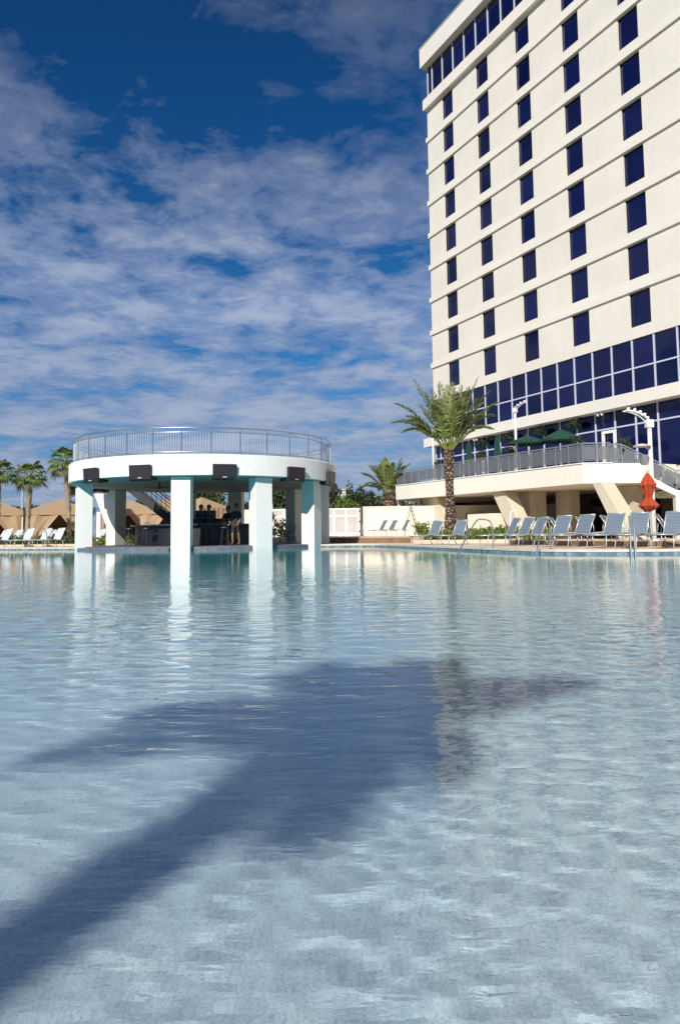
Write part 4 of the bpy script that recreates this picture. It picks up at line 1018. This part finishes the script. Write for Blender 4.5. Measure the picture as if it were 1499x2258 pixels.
topiary(12.2, 3.4, "ball topiary just left of the terrace lamp post", 5.82, .34); topiary(18.4, 3.3, "ball topiary just left of the terrace door", 5.80, .36); topiary(21.3, 2.7, "low bright topiary near the head of the stairs", 5.32, .40, LEAFM)
def hanging_basket(t_, label):
    x, y = terr_pt(t_, .33); e = empty("hanging_basket", (x,y,7.9), 0, label, "hanging plant", "hanging plants under the canopy")
    leaf_cloud([(0,0,-.42,.42,.30,.22),(.2,0,-.52,.25,.22,.2),(-.22,0,-.5,.25,.22,.2)], 420, .09, int(t_*7)).build("foliage", TOPI, e, fix=False)
    MB().tube([(0,0,.015),(0,0,-.35)], .008, 5).build("wire", BLACKM, e); MB().lathe([(.20,-.36),(.15,-.55),(0,-.58)], 12).build("bowl", POTM, e, fix=False)
hanging_basket(5.0, "dark hanging plant under canopy above the left closed umbrella"); hanging_basket(8.1, "dark hanging plant under canopy left of the terrace lamp post"); hanging_basket(11.6, "dark hanging plant under canopy between the open umbrellas"); hanging_basket(14.9, "dark hanging plant under canopy left of the right floodlights")
def lamp_post(loc, rz, label, h, reach, rise, r0, nl=4):
    """white post with a curved arm that carries a row of small lamp heads; arm along local +x"""
    e = empty("lamp_post", loc, rz, label, "lamp post", "white lamp posts by the terrace")
    MB().tube([(0,0,0),(0,0,h)], [r0,r0*.88], 12).build("post", WHITEP, e, smooth=True); MB().lathe([(r0*2,0),(r0*2,.05),(r0*1.1,.1)], 14).build("base", WHITEP, e)
    MB().box(-r0*1.5, r0*1.5, -r0*1.4, r0*1.4, h-.28, h+.03).build("collar", WHITEP, e, bevel=.01)
    def ap(t): a = t*math.pi/2; return Vector((reach*(1-math.cos(a)*1.0)*.9+.1*reach*t, 0, h-.1+rise*math.sin(a)))
    arm = MB()
    for dy in (-.07,.07): arm.tube([ap(k/8)+Vector((0,dy,0)) for k in range(9)], .028, 6)
    arm.tube([ap(k/8)+Vector((.10,0,-.13+.10*k/8)) for k in range(9)], .02, 6); arm.build("arm", WHITEP, e, smooth=True)
    for k in range(nl):
        p = ap(.18+.72*k/(nl-1)); MB().lathe([(0,.10),(.05,.09),(.075,.04),(.06,0)], 10, (p.x, p.y, p.z+.035)).build("lamp_head", WHITEP, e)
    return e
x, y = terr_pt(13.05, 3.6); lamp_post((x,y,4.2), R(-65), "white lamp post with curved arm standing on the terrace middle", 4.4, 1.15, .35, .088)
x, y = terr_pt(3.05, 3.6); lamp_post((x,y,4.2), R(-65), "thin white lamp post at the tower's left corner behind the palm", 4.5, .5, .2, .085, 2)
LPR = lamp_post((12.42,29.8,DZ), R(180), "tall white lamp post with reflector disc in front of the stairs", 4.85, .95, .52, .095, 5)
rl = MB().lathe([(0,.10),(.12,.09),(.33,.02),(.35,-.02),(.10,.03),(0,.03)], 28, (.34,0,3.82)); rl.build("reflector_disc", mat("pale_reflector", (.62,.57,.48), .4), LPR, smooth=True)
MB().tube([(.09,0,3.70),(.20,0,3.78),(.34,0,3.845)], .022, 6).build("reflector_arm", WHITEP, LPR)
MB().lathe([(0,0),(.13,.02),(.19,.16),(.21,.30),(.14,.42),(0,.40)], 16, (.26,0,3.05)).build("uplight", STEEL, LPR)

# ---------------------------------------------------------------- trees and buildings beyond the wall
tspec = [(-33,64,3.5,1.8,LEAFD),(-29.5,66,3.5,1.7,LEAFD),(-25.5,62,3.4,1.5,LEAFM),(-22.6,64,3.9,1.3,LEAFM),(-20.0,67,2.9,1.7,LEAFD),(-16.4,63,3.7,1.6,LEAFD),(-13.0,65,5.0,2.4,LEAFD),(-10.6,63,4.6,2.0,LEAFM),(-7.0,62,4.3,2.0,LEAFD),
         (-5.2,66,5.0,2.2,LEAFD),(-3.2,61,3.6,1.5,LEAFM),(-1.4,64,5.0,1.6,LEAFD),(0.2,60,3.4,1.4,LEAFY),(1.3,66,4.2,1.5,LEAFD),(2.6,70,4.6,1.7,LEAFD),(4.9,68,3.9,1.7,LEAFD),(7.6,66,3.9,1.9,LEAFD),(10.5,66,3.6,1.9,LEAFM)]
tl = ["dark tree at the far left picture edge behind the first cabana","dark tree left of the pale green light pole","mid green tree right behind the light pole","round mid green tree behind the slim cabbage palm","low dark tree in the sky gap left of cabana peak","dark tree behind the tallest cabbage palm",
      "broad dark tree behind left part of the pavilion","mid green tree behind the cabana with closed curtains","dark tree above the short piece of cream wall","tall dark tree seen over the gate through the pavilion","mid green tree low over the gate's left panels","dark narrow tree right of the pavilion's right rim",
      "low bright green tree just over the gate","dark tree above the gate post","dark tree left of the squat date palm","dark tree under the terrace's left end","dark tree seen between the first strut and palm trunk","mid green tree seen deep under the terrace"]
for i, (x, y, h, c, m) in enumerate(tspec): tree((x,y,.05), h, c, tl[i], m, 40+i)
def tall_conifer(loc, h, label, seed):
    e = empty("slim_pine", loc, 0, label, "tree", "slim pines on the skyline"); bl = [(0,0,h*(.35+.12*k),h*.13*(1-.13*k),h*.13*(1-.13*k),h*.11) for k in range(5)]
    leaf_cloud(bl, 900, .16, seed).build("crown", LEAFD, e, fix=False); MB().tube([(0,0,0),(0,0,h*.9)], [.12,.03], 6).build("trunk", BARK, e)
tall_conifer((.9,72,.05), 5.9, "slim dark pine left of the squat date palm's crown", 91); tall_conifer((2.0,73,.05), 5.6, "slim dark pine nearest to the squat date palm", 92); tall_conifer((-.6,72,.05), 5.9, "slim dark pine right beside the pavilion rim", 93)
FARW = mat("far_white_wall", (.62,.60,.58), .9); FARR = mat("far_roof", (.45,.40,.38), .9)
def far_building(x, y, wd, dp, h, label):
    e = empty("distant_building", (x,y,0), 0, label, "building", "distant pale buildings")
    MB().box(-wd/2, wd/2, 0, dp, 0, h).build("wall", FARW, e); MB().box(-wd/2-.2, wd/2+.2, -.2, dp+.2, h+.003, h+.35).build("roof", FARR, e)
    n = max(2, int(wd/2.2))
    for r in range(max(1, int(h/3.2))):
        for k in range(n): MB().box(-wd/2+wd*(k+.3)/n, -wd/2+wd*(k+.7)/n, -.03, -.004, 1.6+3.1*r, 3.0+3.1*r).build("window", NAVY, e)
far_building(.9, 150, 2.9, 8, 9.3, "pale distant building between the pavilion rim and the pines"); far_building(3.0, 160, 2.2, 6, 8.6, "small white distant building left of the squat palm")
far_building(12.4, 145, 2.0, 8, 8.0, "white distant building edge beside the squat palm trunk"); far_building(-13.5, 150, 7.0, 10, 10.4, "pale distant house seen through the right pavilion opening")
